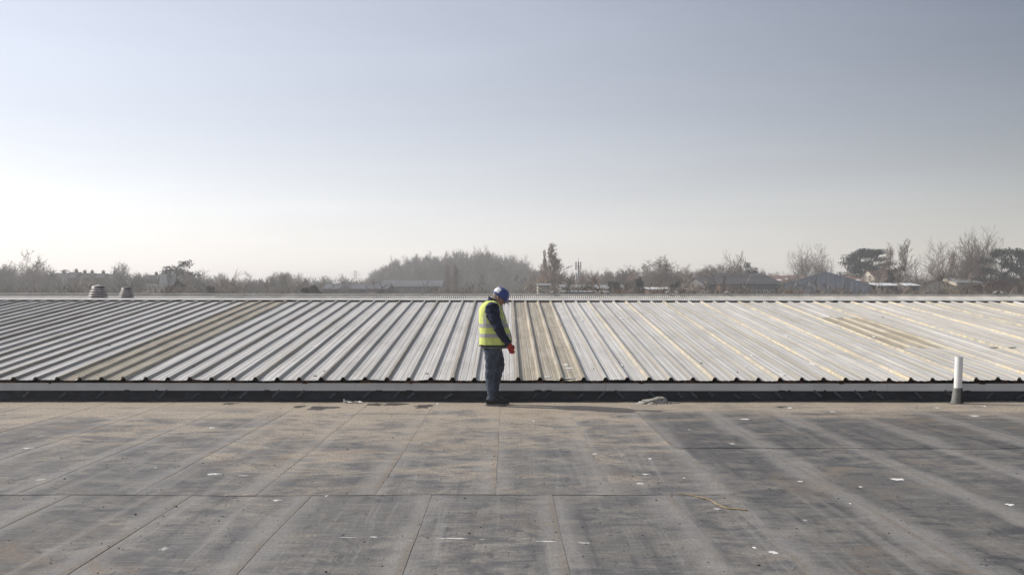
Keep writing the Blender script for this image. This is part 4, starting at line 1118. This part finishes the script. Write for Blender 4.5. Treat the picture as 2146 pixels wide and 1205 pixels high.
# ------------------------------------------------------------------ gulls on the far ridge
def gull(px, py, Y, face, label, sc=1.0, base=None):
    x = PX(px, Y); r = setp(empty('gull', (x, Y, SZ + 0.055 if base is None else base), 0 if face > 0 else math.pi), label, 'bird', 'gulls on the roof ridges')
    B = MB()
    pts = [(-0.24, 0, 0.17), (-0.15, 0, 0.185), (-0.05, 0, 0.20), (0.05, 0, 0.215), (0.11, 0, 0.25), (0.135, 0, 0.30), (0.16, 0, 0.325), (0.20, 0, 0.325)]
    B.tube(pts, [0.012, 0.05, 0.078, 0.07, 0.045, 0.036, 0.04, 0.014], 12)
    for s_ in (-1, 1): B.tube([(0.0, 0.03 * s_, 0.17), (0.01, 0.03 * s_, 0.02), (0.05, 0.03 * s_, 0.006)], [0.014, 0.008, 0.006], 5)
    me = remeshed(B, 0.012, 2, M['gull'], 'body'); link('body', me, None, r)
    for s_ in (-1, 1): MB().tube([(-0.27, 0.05 * s_, 0.18), (-0.12, 0.068 * s_, 0.205), (0.03, 0.066 * s_, 0.215)], [0.006, 0.03, 0.012], 8).build('wing', M['gullw'], r, True)
    MB().tube([(0.19, 0, 0.325), (0.235, 0, 0.315)], [0.012, 0.004], 6).build('beak', M['beak'], r)
    r.scale = (sc, sc, sc)
for i, (gx, fc, lb) in enumerate([(1157, 1, 'white gull on the far ridge below the tall poplar'), (1268, -1, 'white gull on the far ridge right of the phone mast'), (1398, 1, 'white gull on the far ridge under the birch, facing right'),
                         (1418, -1, 'white gull on the far ridge just right of the birch'), (1522, 1, 'white gull on the far ridge by the dark office building'), (2088, 1, 'white gull on the far ridge at right, left of two'), (2103, -1, 'white gull on the far ridge at right, right of two')]):
    gull(gx, 0, SY, fc, lb, 0.72)

# ------------------------------------------------------------------ vent pipe on the felt
px_, py_ = gpt(2008, 846)
pz = felt_z(px_, py_)
pipe = setp(empty('vent_pipe', (px_, py_, pz)), 'white plastic vent pipe standing on the felt at right, with lead collar', 'pipe')
sc = F / py_; hp = (846 - 748) / sc; tilt = 0.045
MB().tube([(tilt * 0.05, 0, 0.0), (tilt * hp, 0, hp)], 0.0575, 28, cap=False).build('pipe', M['plastic'], pipe, True)
MB().tube([(tilt * hp, 0, hp + 0.0005), (tilt * hp * 0.8, 0, hp * 0.8)], 0.051, 28, cap=False).build('bore', M['lead'], pipe, True)
ri = MB(); n = 28
for ra, rb_ in ((0.0575, 0.051),):
    vs = [(tilt * hp + r_ * math.cos(6.28318 * k / n), r_ * math.sin(6.28318 * k / n), hp + 0.001) for r_ in (ra, rb_) for k in range(n)]
    ri.add(vs, [(k, (k + 1) % n, n + (k + 1) % n, n + k) for k in range(n)])
ri.build('rim', M['plastic'], pipe)
cl = MB(); rings_ = []
for f, r_, dx in ((0.0, 0.084, -0.012), (0.06, 0.074, -0.008), (0.25, 0.066, -0.002), (0.27 * 1.0, 0.061, 0.0)):
    z = f if f < 0.1 else f * 0.86
    rings_.append([(tilt * z + dx + (r_ + 0.006 * mnoise.noise(Vector((math.cos(6.283 * k / 32) * 2, math.sin(6.283 * k / 32) * 2, z * 9)))) * math.cos(6.28318 * k / 32), (r_) * 0.95 * math.sin(6.28318 * k / 32), z + 0.004) for k in range(32)])
cl.rings(rings_, cap=False)
cl.build('collar', M['lead'], pipe, True)
fl = MB(); fl.add([(a * 0.12 - 0.01, b * 0.11, 0.005) for a, b in ((-1, -1), (1, -0.9), (0.95, 1), (-1.05, 0.9))], [(0, 1, 2, 3)])
fl.build('flange', M['lead'], pipe)
MB().tube([(0.045, -0.058, 0.235), (0.045, -0.075, 0.01)], [0.012, 0.016], 6).build('clip', M['upstand'], pipe, True)

# ------------------------------------------------------------------ debris, rag, cord
x, y = gpt(1372, 846)
hz = setp(empty('debris_heap', (x, y, felt_z(x, y))), 'pale heap of broken mortar and sheeting lying against the black upstand', 'debris')
def lump(cx_, cy_, rx, ry, rz, seed, mat, name, root):
    rr = random.Random(seed); bm = bmesh.new(); bmesh.ops.create_icosphere(bm, subdivisions=3, radius=1.0)
    for v in bm.verts:
        n1 = 1 + 0.55 * mnoise.noise(v.co * 1.6 + Vector((seed, 0, 0))) + 0.35 * mnoise.noise(v.co * 4.5 + Vector((0, seed, 0)))
        v.co = Vector((cx_ + v.co.x * rx * n1, cy_ + v.co.y * ry * n1, max(-0.005, v.co.z * rz * n1)))
    me = bpy.data.meshes.new(name); bm.to_mesh(me); bm.free()
    return link(name, me, mat, root)
lump(0.03, 0.04, 0.21, 0.10, 0.085, 3, M['rubble'], 'mortar_lump', hz)
lump(-0.12, -0.03, 0.12, 0.07, 0.045, 5, M['rubble'], 'mortar_lump', hz)
lump(-0.21, -0.05, 0.05, 0.04, 0.035, 8, M['rag'], 'crumpled_scrap', hz)
lump(-0.05, -0.09, 0.10, 0.05, 0.02, 9, M['rubble'], 'mortar_lump', hz)
lump(0.22, 0.02, 0.05, 0.03, 0.018, 12, M['rubble'], 'mortar_lump', hz)
for i in range(16):
    lump(tr.uniform(-0.33, 0.36), tr.uniform(-0.14, 0.06), tr.uniform(.008, .022), tr.uniform(.008, .02), tr.uniform(.006, .016), 30 + i, M['rag'] if i % 3 == 0 else M['rubble'], 'crumb', hz)
MB().tube([(0.15, 0.0, 0.015), (0.28, -0.02, 0.02), (0.38, -0.01, 0.012)], [0.008, 0.010, 0.006], 6).build('splinter', M['rubble'], hz)

x, y = gpt(741, 845)
rg = []; nn = 30; fs = []
for i in range(nn + 1):
    t = i / nn; xx = -0.15 + 0.30 * t
    for k in range(5):
        v = (k / 4 - 0.5)
        yy = v * (0.07 + 0.04 * mnoise.noise(Vector((t * 5, 2, 1)))) - 0.05 * t
        zz = 0.012 + 0.035 * max(0, mnoise.noise(Vector((t * 7, v * 3, 4))) + 0.25) * (1 - 0.5 * t) + (0.035 * max(0, 1 - t * 9) if k > 1 else 0)
        rg.append((x + xx, y + yy, felt_z(x + xx, y + yy) + zz))
for i in range(nn):
    for k in range(4): fs.append((i * 5 + k, (i + 1) * 5 + k, (i + 1) * 5 + k + 1, i * 5 + k + 1))
o = link('crumpled_rag', mesh('crumpled_rag', rg, fs), M['rag']); setp(o, 'crumpled white rag lying on the felt by the dark damp patches', 'rag')
pts = []
for a, b in ((1421, 1035), (1455, 1040), (1490, 1049), (1504, 1058), (1522, 1065), (1545, 1068), (1570, 1071)):
    pts.append(gpt(a, b))
cp = []
for i in range(len(pts) - 1):
    for k in range(6):
        t = k / 6; xx = pts[i][0] * (1 - t) + pts[i + 1][0] * t; yy = pts[i][1] * (1 - t) + pts[i + 1][1] * t
        yy += 0.02 * mnoise.noise(Vector((xx * 14, 3, 0))); cp.append((xx, yy, felt_z(xx, yy) + 0.006))
o = MB().tube(cp, [0.003 + 0.0025 * min(1, i / 12) for i in range(len(cp))], 6).build('frayed_cord', M['cord'], None, True)
setp(o, 'frayed ochre cord snaking across the felt in the right foreground', 'cord')

# ------------------------------------------------------------------ the person
def cloth(name, c, var=0.2, sc=40, rough=0.9, spec=0.15, fold=0.0):
    g = G(name, rough, spec); p = g.obj()
    n = g.noise(p, sc, 4, 0.6); n2 = g.noise(p, 7, 4, 0.6)
    k = g.math('MULTIPLY', g.ramp(n, 0.3, 0.7, 1 - var * 0.5, 1 + var * 0.5, False), g.ramp(n2, 0.3, 0.7, 1 - var, 1 + var, False))
    g.col(g.mix(1.0, c, g.comb(k, k, k), 'MULTIPLY')); g.bump(g.math('ADD', n, g.math('MULTIPLY', n2, 3.0)), 0.4, 0.012); return g.m
MP = {'vest': cloth('hi_vis_yellow_cloth', (0.65, 0.72, 0.22), 0.1, 30), 'band': cloth('silver_reflective_tape', (0.40, 0.39, 0.40), 0.1, 60, 0.5, 0.4),
      'jacket': cloth('dark_navy_cloth', (0.017, 0.022, 0.048), 0.35), 'jeans': cloth('blue_denim', (0.072, 0.088, 0.122), 0.45, 60), 'skin': cloth('skin', (0.42, 0.25, 0.19), 0.12, 25, 0.6, 0.3),
      'glove': cloth('red_glove_rubber', (0.36, 0.035, 0.03), 0.15, 30, 0.6, 0.3), 'boot': cloth('black_boot_leather', (0.016, 0.018, 0.018), 0.3, 40, 0.6, 0.3), 'sole': cloth('grey_rubber_sole', (0.22, 0.21, 0.205), 0.15, 30, 0.8),
      'helmet': simple('blue_helmet_shell', (0.045, 0.072, 0.25), 0.3, 0.5, 0.08, 10), 'hwhite': simple('white_helmet_area', (0.72, 0.72, 0.74), 0.4, 0.4, 0.05), 'hair': cloth('short_grey_hair', (0.30, 0.27, 0.25), 0.3, 80),
      'dark': cloth('dark_trim', (0.02, 0.02, 0.022), 0.2), 'eye': simple('dark_eye', (0.05, 0.04, 0.035), 0.2, 0.5, 0.0), 'grey': cloth('grey_jacket_lining', (0.16, 0.165, 0.18), 0.2)}
PYW = 14.72
px0 = PX(1040, PYW)
per = setp(empty('person', (px0, PYW, felt_z(px0, PYW))), 'person in yellow hi-vis vest, blue helmet and jeans looking down on the flat roof', 'person')
def el(cx, cy, z, a, b, n=24, p=2.0, tx=0.0, ty=0.0):
    """ellipse-like ring in the ground plane (a along x, b along y), optionally tilted"""
    r = []
    for k in range(n):
        t = 2 * math.pi * k / n; c, s_ = math.cos(t), math.sin(t)
        x_ = a * math.copysign(abs(c) ** (2 / p), c); y_ = b * math.copysign(abs(s_) ** (2 / p), s_)
        r.append((cx + x_, cy + y_, z + tx * x_ + ty * y_))
    return r
# -- head shaped in its own frame (x forward, z up, origin at base of skull), then bowed
HP = Vector((0.010, 0.0, 1.545)); BOW = R(37)
def head(p):
    p = Vector(p); c, s_ = math.cos(BOW), math.sin(BOW)
    return HP + Vector((p.x * c + p.z * s_, p.y, -p.x * s_ + p.z * c))
prof_h = [  # z, back x, front x, half width
    (-0.055, -0.055, 0.070, 0.050), (-0.035, -0.060, 0.098, 0.054), (-0.015, -0.068, 0.104, 0.060), (0.005, -0.080, 0.100, 0.066), (0.022, -0.088, 0.106, 0.069), (0.040, -0.094, 0.106, 0.071), (0.058, -0.098, 0.109, 0.073),
    (0.080, -0.101, 0.104, 0.075), (0.100, -0.103, 0.105, 0.076), (0.125, -0.102, 0.104, 0.075), (0.150, -0.094, 0.094, 0.070), (0.172, -0.076, 0.074, 0.056), (0.186, -0.04, 0.04, 0.03)]
B = MB()
B.rings([[head(q) for q in el((b + f) / 2, 0, z, (f - b) / 2, w_, 28, 2.3)] for z, b, f, w_ in prof_h])
B.rings([[head(q) for q in el(xc, 0, z, a, b, 12)] for z, xc, a, b in ((0.018, 0.108, 0.020, 0.018), (0.030, 0.118, 0.021, 0.016), (0.048, 0.110, 0.018, 0.011), (0.075, 0.100, 0.014, 0.009))])       # nose
for s_ in (-1, 1):
    B.rings([[head(q) for q in el(-0.008 + dx, s_ * (0.079 + dy), z, a, 0.008, 10)] for z, a, dx, dy in ((0.015, 0.008, 0.006, -0.004), (0.032, 0.016, 0.0, 0), (0.052, 0.021, -0.004, 0.003), (0.068, 0.016, -0.004, 0.003), (0.076, 0.006, -0.002, 0))])   # ears
B.rings([[head(q) for q in el(0.100, 0, z, a, 0.026, 12)] for z, a in ((-0.010, 0.006), (-0.004, 0.010), (0.002, 0.010), (0.007, 0.006))])   # lips
# neck, trunk, limbs under the clothes, one surface
B.tube([(-0.075, 0, 1.40), (-0.045, 0, 1.48), (-0.005, 0, 1.535), (0.02, 0, 1.575)], [0.075, 0.062, 0.058, 0.060], 16)
B.rings([el(-0.03, 0, 0.84, 0.13, 0.16), el(-0.02, 0, 0.98, 0.13, 0.155), el(-0.045, 0, 1.2, 0.13, 0.165), el(-0.075, 0, 1.36, 0.12, 0.185), el(-0.075, 0, 1.45, 0.07, 0.13), el(-0.06, 0, 1.49, 0.05, 0.07)])
SH = {-1: (-0.06, -0.205, 1.415), 1: (-0.06, 0.205, 1.415)}
EL_ = {-1: (0.035, -0.285, 1.135), 1: (-0.06, 0.29, 1.14)}
WR = {-1: (0.185, -0.255, 0.915), 1: (0.02, 0.27, 0.90)}
for s_ in (-1, 1):
    B.tube([SH[s_], EL_[s_], WR[s_]], [0.055, 0.043, 0.030], 12)
LEG = {-1: [(-0.055, -0.095, 0.86), (-0.075, -0.10, 0.50), (-0.075, -0.105, 0.08)], 1: [(-0.045, 0.09, 0.86), (0.036, 0.095, 0.55), (-0.03, 0.10, 0.11)]}
for s_ in (-1, 1): B.tube(LEG[s_], [0.075, 0.045, 0.034], 12)
link('body', remeshed(B, 0.0065, 2, MP['skin'], 'body'), None, per)
for s_ in (-1, 1):
    c = head((0.094, s_ * 0.030, 0.066)); e = MB().lathe([(0.001, -0.009), (0.008, -0.005), (0.010, 0.0), (0.008, 0.005), (0.001, 0.009)], tuple(c), 10); e.build('eye', MP['eye'], per, True)
    MB().tube([head((0.106, s_ * 0.014, 0.083)), head((0.104, s_ * 0.032, 0.088)), head((0.092, s_ * 0.05, 0.083))], [0.004, 0.005, 0.003], 6).build('eyebrow', MP['hair'], per, True)
# short hair round the back and sides below the helmet
hr = MB(); ringsH = []
for z, b, f, w_ in prof_h[3:11]:
    ringsH.append([head(q) for q in el((b + f) / 2 - 0.004, 0, z, (f - b) / 2 + 0.003, w_ + 0.004, 28, 2.3)])
hv = [p for r in ringsH for p in r]; hf = []
for i in range(len(ringsH) - 1):
    for k in range(28):
        if 8 <= k <= 19: hf.append((i * 28 + k, i * 28 + (k + 1) % 28, (i + 1) * 28 + (k + 1) % 28, (i + 1) * 28 + k))
link('hair', mesh('hair', hv, hf), MP['hair'], per, True)
# helmet
def hel(ax, off=0.0, t0=0, t1=28, z0=0.0):
    rows = []
    for j in range(10):
        ph = (math.pi / 2) * j / 9; rr_ = math.cos(ph) ** 0.8 if j < 9 else 0.02; zz = 0.092 + z0 + 0.118 * math.sin(ph) ** 0.95
        rows.append([head(q) for q in el(0.004, 0, zz, (0.128 + off) * rr_, (0.104 + off) * rr_, 36, 2.15)])
    return rows
rows = hel(0); base = [head(q) for q in el(0.003, 0, 0.070, 0.131, 0.107, 36, 2.15)]
hm = MB().rings([base] + rows, cap=False)
hm.f.append(tuple(9 * 36 + 36 + k for k in range(36)))
helm = hm.build('helmet', MP['helmet'], per, True)
pk = MB(); pv = []          # peak
for j, (ext, zz) in enumerate(((0.0, 0.078), (0.03, 0.070), (0.055, 0.058))):
    for k in range(13):
        t = R(-62) + R(124) * k / 12
        pv.append(head((0.003 + (0.129 + ext * math.cos(t * 0.9)) * math.cos(t), (0.106 + ext * 0.5) * math.sin(t), zz)))
pv2 = [p + Vector((0, 0, -0.006)) for p in pv]
pfc = [(j * 13 + k, j * 13 + k + 1, (j + 1) * 13 + k + 1, (j + 1) * 13 + k) for j in range(2) for k in range(12)]
pk.add(pv + pv2, pfc + [tuple(reversed([i + 39 for i in f])) for f in pfc] + [(26 + k, 26 + k + 1, 65 + k + 1, 65 + k) for k in range(12)])
pk.build('peak', MP['helmet'], helm, True)
rowsB = hel(0, 0.0025); tv = []; tf = []   # white area over the back
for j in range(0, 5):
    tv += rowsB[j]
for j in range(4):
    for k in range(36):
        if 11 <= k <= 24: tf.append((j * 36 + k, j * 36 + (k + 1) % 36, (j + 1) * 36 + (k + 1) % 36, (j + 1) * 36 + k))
link('white_back_area', mesh('white_back_area', tv, tf), MP['hwhite'], helm, True)
MB().rings([[head(q) for q in el(0.002, 0, zz, a, b, 36, 2.15)] for zz, a, b in ((0.062, 0.128, 0.104), (0.064, 0.134, 0.110), (0.074, 0.134, 0.110), (0.076, 0.130, 0.106))], cap=False).build('rim', MP['helmet'], helm, True)

# vest as a surface V(theta, z)
VR = [(0.875, -0.012, 0.240, 0.245), (0.93, -0.012, 0.240, 0.246), (1.0, -0.014, 0.236, 0.246), (1.08, -0.022, 0.226, 0.244), (1.16, -0.036, 0.215, 0.240), (1.25, -0.050, 0.203, 0.232), (1.33, -0.066, 0.188, 0.222), (1.41, -0.078, 0.174, 0.208), (1.46, -0.080, 0.152, 0.190), (1.50, -0.076, 0.120, 0.158), (1.525, -0.070, 0.092, 0.118), (1.54, -0.066, 0.074, 0.086)]
def V(th, z, off=0.0):
    zs = [q[0] for q in VR]
    xc, a, b = (float(np.interp(z, zs, [q[i] for q in VR])) for i in (1, 2, 3))
    c, s_ = math.cos(th), math.sin(th); p = 2.5
    x_ = (a + off) * math.copysign(abs(c) ** (2 / p), c); y_ = (b + off) * math.copysign(abs(s_) ** (2 / p), s_)
    low = max(0.0, (1.25 - z) / 0.4)
    fold = 0.010 * low * mnoise.noise(Vector((c * 3.2, s_ * 3.2, z * 2.2))) + 0.006 * mnoise.noise(Vector((c * 6, s_ * 6, z * 7 + 3)))
    x_ += fold * c; y_ += fold * s_
    if c > 0: x_ -= 0.0
    return Vector((xc + x_, y_, z + 0.012 * mnoise.noise(Vector((c * 2, s_ * 2, 1))) * (1 if z < 0.9 else 0)))
N = 72; zs = [0.875 + (1.54 - 0.875) * j / 40 for j in range(41)]
vs = [V(2 * math.pi * k / N, z) for z in zs for k in range(N)]
fs = []
for j in range(40):
    for k in range(N):
        th = 2 * math.pi * (k + 0.5) / N; dth = min(abs(th - math.pi / 2), abs(th - 3 * math.pi / 2)); zz = zs[j]
        dx_ = V(th, zz).x + 0.055
        if (dx_ / 0.095) ** 2 + ((zz - 1.355) / 0.125) ** 2 < 1 and dth < 1.0: continue        # arm holes
        fs.append((j * N + k, j * N + (k + 1) % N, (j + 1) * N + (k + 1) % N, (j + 1) * N + k))
vest = link('hi_vis_vest', mesh('hi_vis_vest', vs, fs), MP['vest'], per, True)
md = vest.modifiers.new('t', 'SOLIDIFY'); md.thickness = 0.006; md.offset = -1
def band(z0, z1):
    m = 3; v_ = [V(2 * math.pi * k / N, z0 + (z1 - z0) * j / m, 0.003) for j in range(m + 1) for k in range(N)]
    f_ = [(j * N + k, j * N + (k + 1) % N, (j + 1) * N + (k + 1) % N, (j + 1) * N + k) for j in range(m) for k in range(N)]
    link('reflective_band', mesh('reflective_band', v_, f_), MP['band'], vest, True)
band(1.005, 1.058); band(1.150, 1.203)
for s_ in (-1, 1):
    for x_t, nm in ((0.110, 'f'), (-0.165, 'b')):
        v_ = []; m = 16
        for j in range(m + 1):
            z = 1.2 + 0.315 * j / m
            xc = float(np.interp(z, [q[0] for q in VR], [q[1] for q in VR])); a = float(np.interp(z, [q[0] for q in VR], [q[2] for q in VR]))
            xt = x_t + (0.0 if j < 6 else -(x_t + 0.07) * ((j - 6) / 10) ** 1.6 * 0.85)
            for dx in (-0.022, 0.022):
                cc = max(-0.98, min(0.98, ((xt + dx) - xc) / (a + 0.003))); c_ = math.copysign(abs(cc) ** (2.5 / 2), cc)
                v_.append(V(s_ * math.acos(max(-1, min(1, c_))), z, 0.0035))
        link('shoulder_band', mesh('shoulder_band', v_, [(2 * j, 2 * j + 1, 2 * j + 3, 2 * j + 2) for j in range(m)]), MP['band'], vest, True)
tv = [V(t_, z, 0.004) for z in [0.873 + 0.02 * j for j in range(2)] for t_ in [2 * math.pi * k / N for k in range(N)]]
link('hem_trim', mesh('hem_trim', tv, [(k, (k + 1) % N, N + (k + 1) % N, N + k) for k in range(N)]), MP['dark'], vest, True)
v_ = []
for z in [0.875 + 0.62 * j / 20 for j in range(21)]:
    for t_ in (-0.10, 0.10): v_.append(V(t_, z, 0.005))
link('front_zip', mesh('front_zip', v_, [(2 * j, 2 * j + 1, 2 * j + 3, 2 * j + 2) for j in range(20)]), MP['dark'], vest, True)

# jacket: trunk, collar and sleeves as one cloth surface
J = MB()
J.rings([el(-0.014, 0, 0.845, 0.205, 0.205, 28, 2.4), el(-0.014, 0, 0.95, 0.205, 0.205, 28, 2.4), el(-0.035, 0, 1.16, 0.185, 0.205, 28, 2.4), el(-0.066, 0, 1.33, 0.158, 0.190, 28, 2.4), el(-0.078, 0, 1.43, 0.135, 0.170, 28), el(-0.074, 0, 1.50, 0.095, 0.115, 28), el(-0.066, 0, 1.535, 0.078, 0.085, 28)])
J.rings([el(-0.060, 0, 1.49, 0.078, 0.080, 24, 2, 0.1), el(-0.048, 0, 1.535, 0.080, 0.078, 24, 2, -0.25), el(-0.035, 0, 1.570, 0.078, 0.076, 24, 2, -0.45)])
for s_ in (-1, 1):
    S_, E_, W_ = Vector(SH[s_]), Vector(EL_[s_]), Vector(WR[s_])
    J.tube([S_ + Vector((0.0, -s_ * 0.09, 0.025)), S_, S_.lerp(E_, 0.25), S_.lerp(E_, 0.6), E_ + Vector((-0.006, 0, 0.01)), E_.lerp(W_, 0.35), E_.lerp(W_, 0.75), W_], [0.095, 0.106, 0.096, 0.082, 0.071, 0.064, 0.055, 0.046], 18)
me = remeshed(J, 0.009, 3, MP['jacket'], 'jacket')
displace(me, lambda c, n: n * (0.016 * mnoise.noise(Vector((c.x * 6, c.y * 6, c.z * 22))) + 0.006 * mnoise.noise(c * 26)))
link('jacket', me, None, per)
MB().rings([el(-0.013, 0, 0.842, 0.210, 0.210, 36, 2.4), el(-0.013, 0, 0.90, 0.212, 0.212, 36, 2.4)], cap=False).build('jacket_hem', MP['grey'], per, True)

# jeans
Jn = MB()
Jn.rings([el(-0.040, 0, 0.93, 0.140, 0.180, 26, 2.3), el(-0.045, 0, 0.86, 0.142, 0.185, 26, 2.3), el(-0.052, 0, 0.79, 0.135, 0.175, 26, 2.3)])
def leg(rows): Jn.rings([el(x_, y_, z, a, b, 22, 2.15) for z, x_, y_, a, b in rows])
leg([(0.86, -0.050, -0.092, 0.120, 0.098), (0.76, -0.055, -0.095, 0.112, 0.096), (0.64, -0.068, -0.098, 0.092, 0.086), (0.53, -0.080, -0.100, 0.080, 0.078), (0.46, -0.084, -0.102, 0.077, 0.075), (0.33, -0.080, -0.104, 0.070, 0.068), (0.20, -0.072, -0.106, 0.062, 0.062), (0.12, -0.070, -0.106, 0.060, 0.060), (0.085, -0.066, -0.106, 0.062, 0.061)])
leg([(0.86, -0.045, 0.090, 0.118, 0.098), (0.76, -0.010, 0.093, 0.108, 0.094), (0.66, 0.025, 0.095, 0.090, 0.085), (0.58, 0.040, 0.095, 0.080, 0.078), (0.50, 0.030, 0.096, 0.075, 0.074), (0.36, 0.000, 0.098, 0.070, 0.067), (0.22, -0.022, 0.10, 0.062, 0.061), (0.12, -0.032, 0.10, 0.060, 0.060)])
me = remeshed(Jn, 0.009, 4, MP['jeans'], 'jeans')
def wr(c, n):
    k = 1.0 if 0.38 < c.z < 0.62 or c.z < 0.24 or c.z > 0.76 else 0.5
    return n * (k * 0.019 * mnoise.noise(Vector((c.x * 5 + c.z * 4, c.y * 5, c.z * 20))) + 0.004 * mnoise.noise(c * 30))
displace(me, wr)
link('jeans', me, None, per)

# boots
def boot(ox, oy, oz, pitch_):
    def tf(p):
        p = Vector(p); c, s_ = math.cos(pitch_), math.sin(pitch_); q = p - Vector((0.20, 0, 0))
        q = Vector((q.x * c + q.z * s_, q.y, -q.x * s_ + q.z * c)) + Vector((0.20, 0, 0)); return q + Vector((ox, oy, oz))
    b_ = MB(); prf = [(0.0, 0.036, 0.085), (0.02, 0.042, 0.10), (0.07, 0.043, 0.105), (0.11, 0.042, 0.098), (0.15, 0.044, 0.078), (0.20, 0.050, 0.062), (0.25, 0.050, 0.054), (0.285, 0.040, 0.045), (0.30, 0.02, 0.034)]
    rs_ = []
    for x_, hw, ht in prf:
        rs_.append([tf((x_, hw * math.copysign(abs(math.cos(t)) ** 0.8, math.cos(t)), 0.022 + ht * 0.5 + ht * 0.5 * math.copysign(abs(math.sin(t)) ** 0.8, math.sin(t)))) for t in [2 * math.pi * k / 18 for k in range(18)]])
    b_.rings(rs_)
    b_.rings([[tf(q) for q in el(xc, 0, z, a, bb, 18)] for z, xc, a, bb in ((0.06, 0.068, 0.060, 0.042), (0.11, 0.070, 0.060, 0.046), (0.15, 0.072, 0.060, 0.048))])
    o_ = link('boot', remeshed(b_, 0.006, 3, MP['boot'], 'boot'), None, per)
    so_ = MB(); outl = [(0.0, 0.03), (0.02, 0.043), (0.08, 0.044), (0.14, 0.040), (0.20, 0.051), (0.25, 0.052), (0.29, 0.038), (0.306, 0.012)]
    lp = [(x_ - 0.004, w2) for x_, w2 in outl] + [(x_ - 0.004, -w2) for x_, w2 in reversed(outl)]
    so_.rings([[tf((x_, y_, z)) for x_, y_ in lp] for z in (0.0, 0.016, 0.028)]); so_.build('sole', MP['sole'], o_)
    la = MB()
    for i in range(4):
        xx = 0.115 + i * 0.022; la.tube([tf((xx, -0.034, 0.118 - i * 0.011)), tf((xx + 0.01, 0, 0.128 - i * 0.011)), tf((xx, 0.034, 0.118 - i * 0.011))], 0.0035, 5)
    la.build('laces', MP['sole'], o_)
boot(-0.145, -0.110, 0.0, 0.0)
boot(-0.105, 0.095, 0.004, 0.10)

# gloved hands: palm, four fingers and thumb each
def glove(s_):
    W_ = Vector(WR[s_]); d = (W_ - Vector(EL_[s_])).normalized()
    d = (d + Vector((-0.12, 0, -0.25))).normalized()                     # hand hangs
    side = Vector((0, 1, 0)); side = (side - d * side.dot(d)).normalized()
    fwd = side.cross(d); fwd = fwd if fwd.x > 0 else -fwd             # thumb side faces forward and inwards
    inn = Vector((0, -s_, 0)); inn = (inn - d * inn.dot(d)).normalized()
    acr = d.cross(inn).normalized(); acr = acr if acr.x > 0 else -acr   # across the knuckles, towards the thumb
    g_ = MB()
    g_.tube([W_ - d * 0.03, W_, W_ + d * 0.03, W_ + d * 0.07, W_ + d * 0.095], [0.040, 0.036, 0.042, 0.046, 0.040], 14, ry=[0.036, 0.028, 0.024, 0.023, 0.018], up=tuple(inn))
    for i, (o_, L) in enumerate(((0.030, 0.075), (0.010, 0.085), (-0.011, 0.078), (-0.031, 0.062))):
        p = W_ + d * 0.088 + acr * o_; q1 = p + (d * 1.0 + inn * 0.12).normalized() * L * 0.46
        q2 = q1 + (d * 0.9 + inn * 0.5).normalized() * L * 0.36; q3 = q2 + (d * 0.5 + inn * 0.9).normalized() * L * 0.28
        g_.tube([p - d * 0.02, p, q1, q2, q3], [0.012, 0.0115, 0.0105, 0.0095, 0.0075], 8)
    p = W_ + d * 0.035 + acr * 0.034
    g_.tube([p - acr * 0.012, p + acr * 0.018 + d * 0.022 + inn * 0.012, p + acr * 0.020 + d * 0.052 + inn * 0.03, p + acr * 0.006 + d * 0.072 + inn * 0.044], [0.015, 0.014, 0.012, 0.008], 8)
    link('glove', remeshed(g_, 0.0035, 2, MP['glove'], 'glove'), None, per)
glove(-1); glove(1)

# ------------------------------------------------------------------ haze
HZ_D = 0.00105
hb = MB().box(-4100, 4100, -1600, 6100, -7.6, 16.5)
ho = hb.build('haze', None); setp(ho, kind='stuff')
hm_ = bpy.data.materials.new('pale_haze'); hm_.use_nodes = True; t_ = hm_.node_tree; t_.nodes.clear()
o_ = t_.nodes.new('ShaderNodeOutputMaterial'); v_ = t_.nodes.new('ShaderNodeVolumePrincipled')
v_.inputs['Color'].default_value = (0.90, 0.91, 0.93, 1); v_.inputs['Density'].default_value = HZ_D; v_.inputs['Anisotropy'].default_value = 0.3
t_.links.new(v_.outputs[0], o_.inputs['Volume']); ho.data.materials.append(hm_)
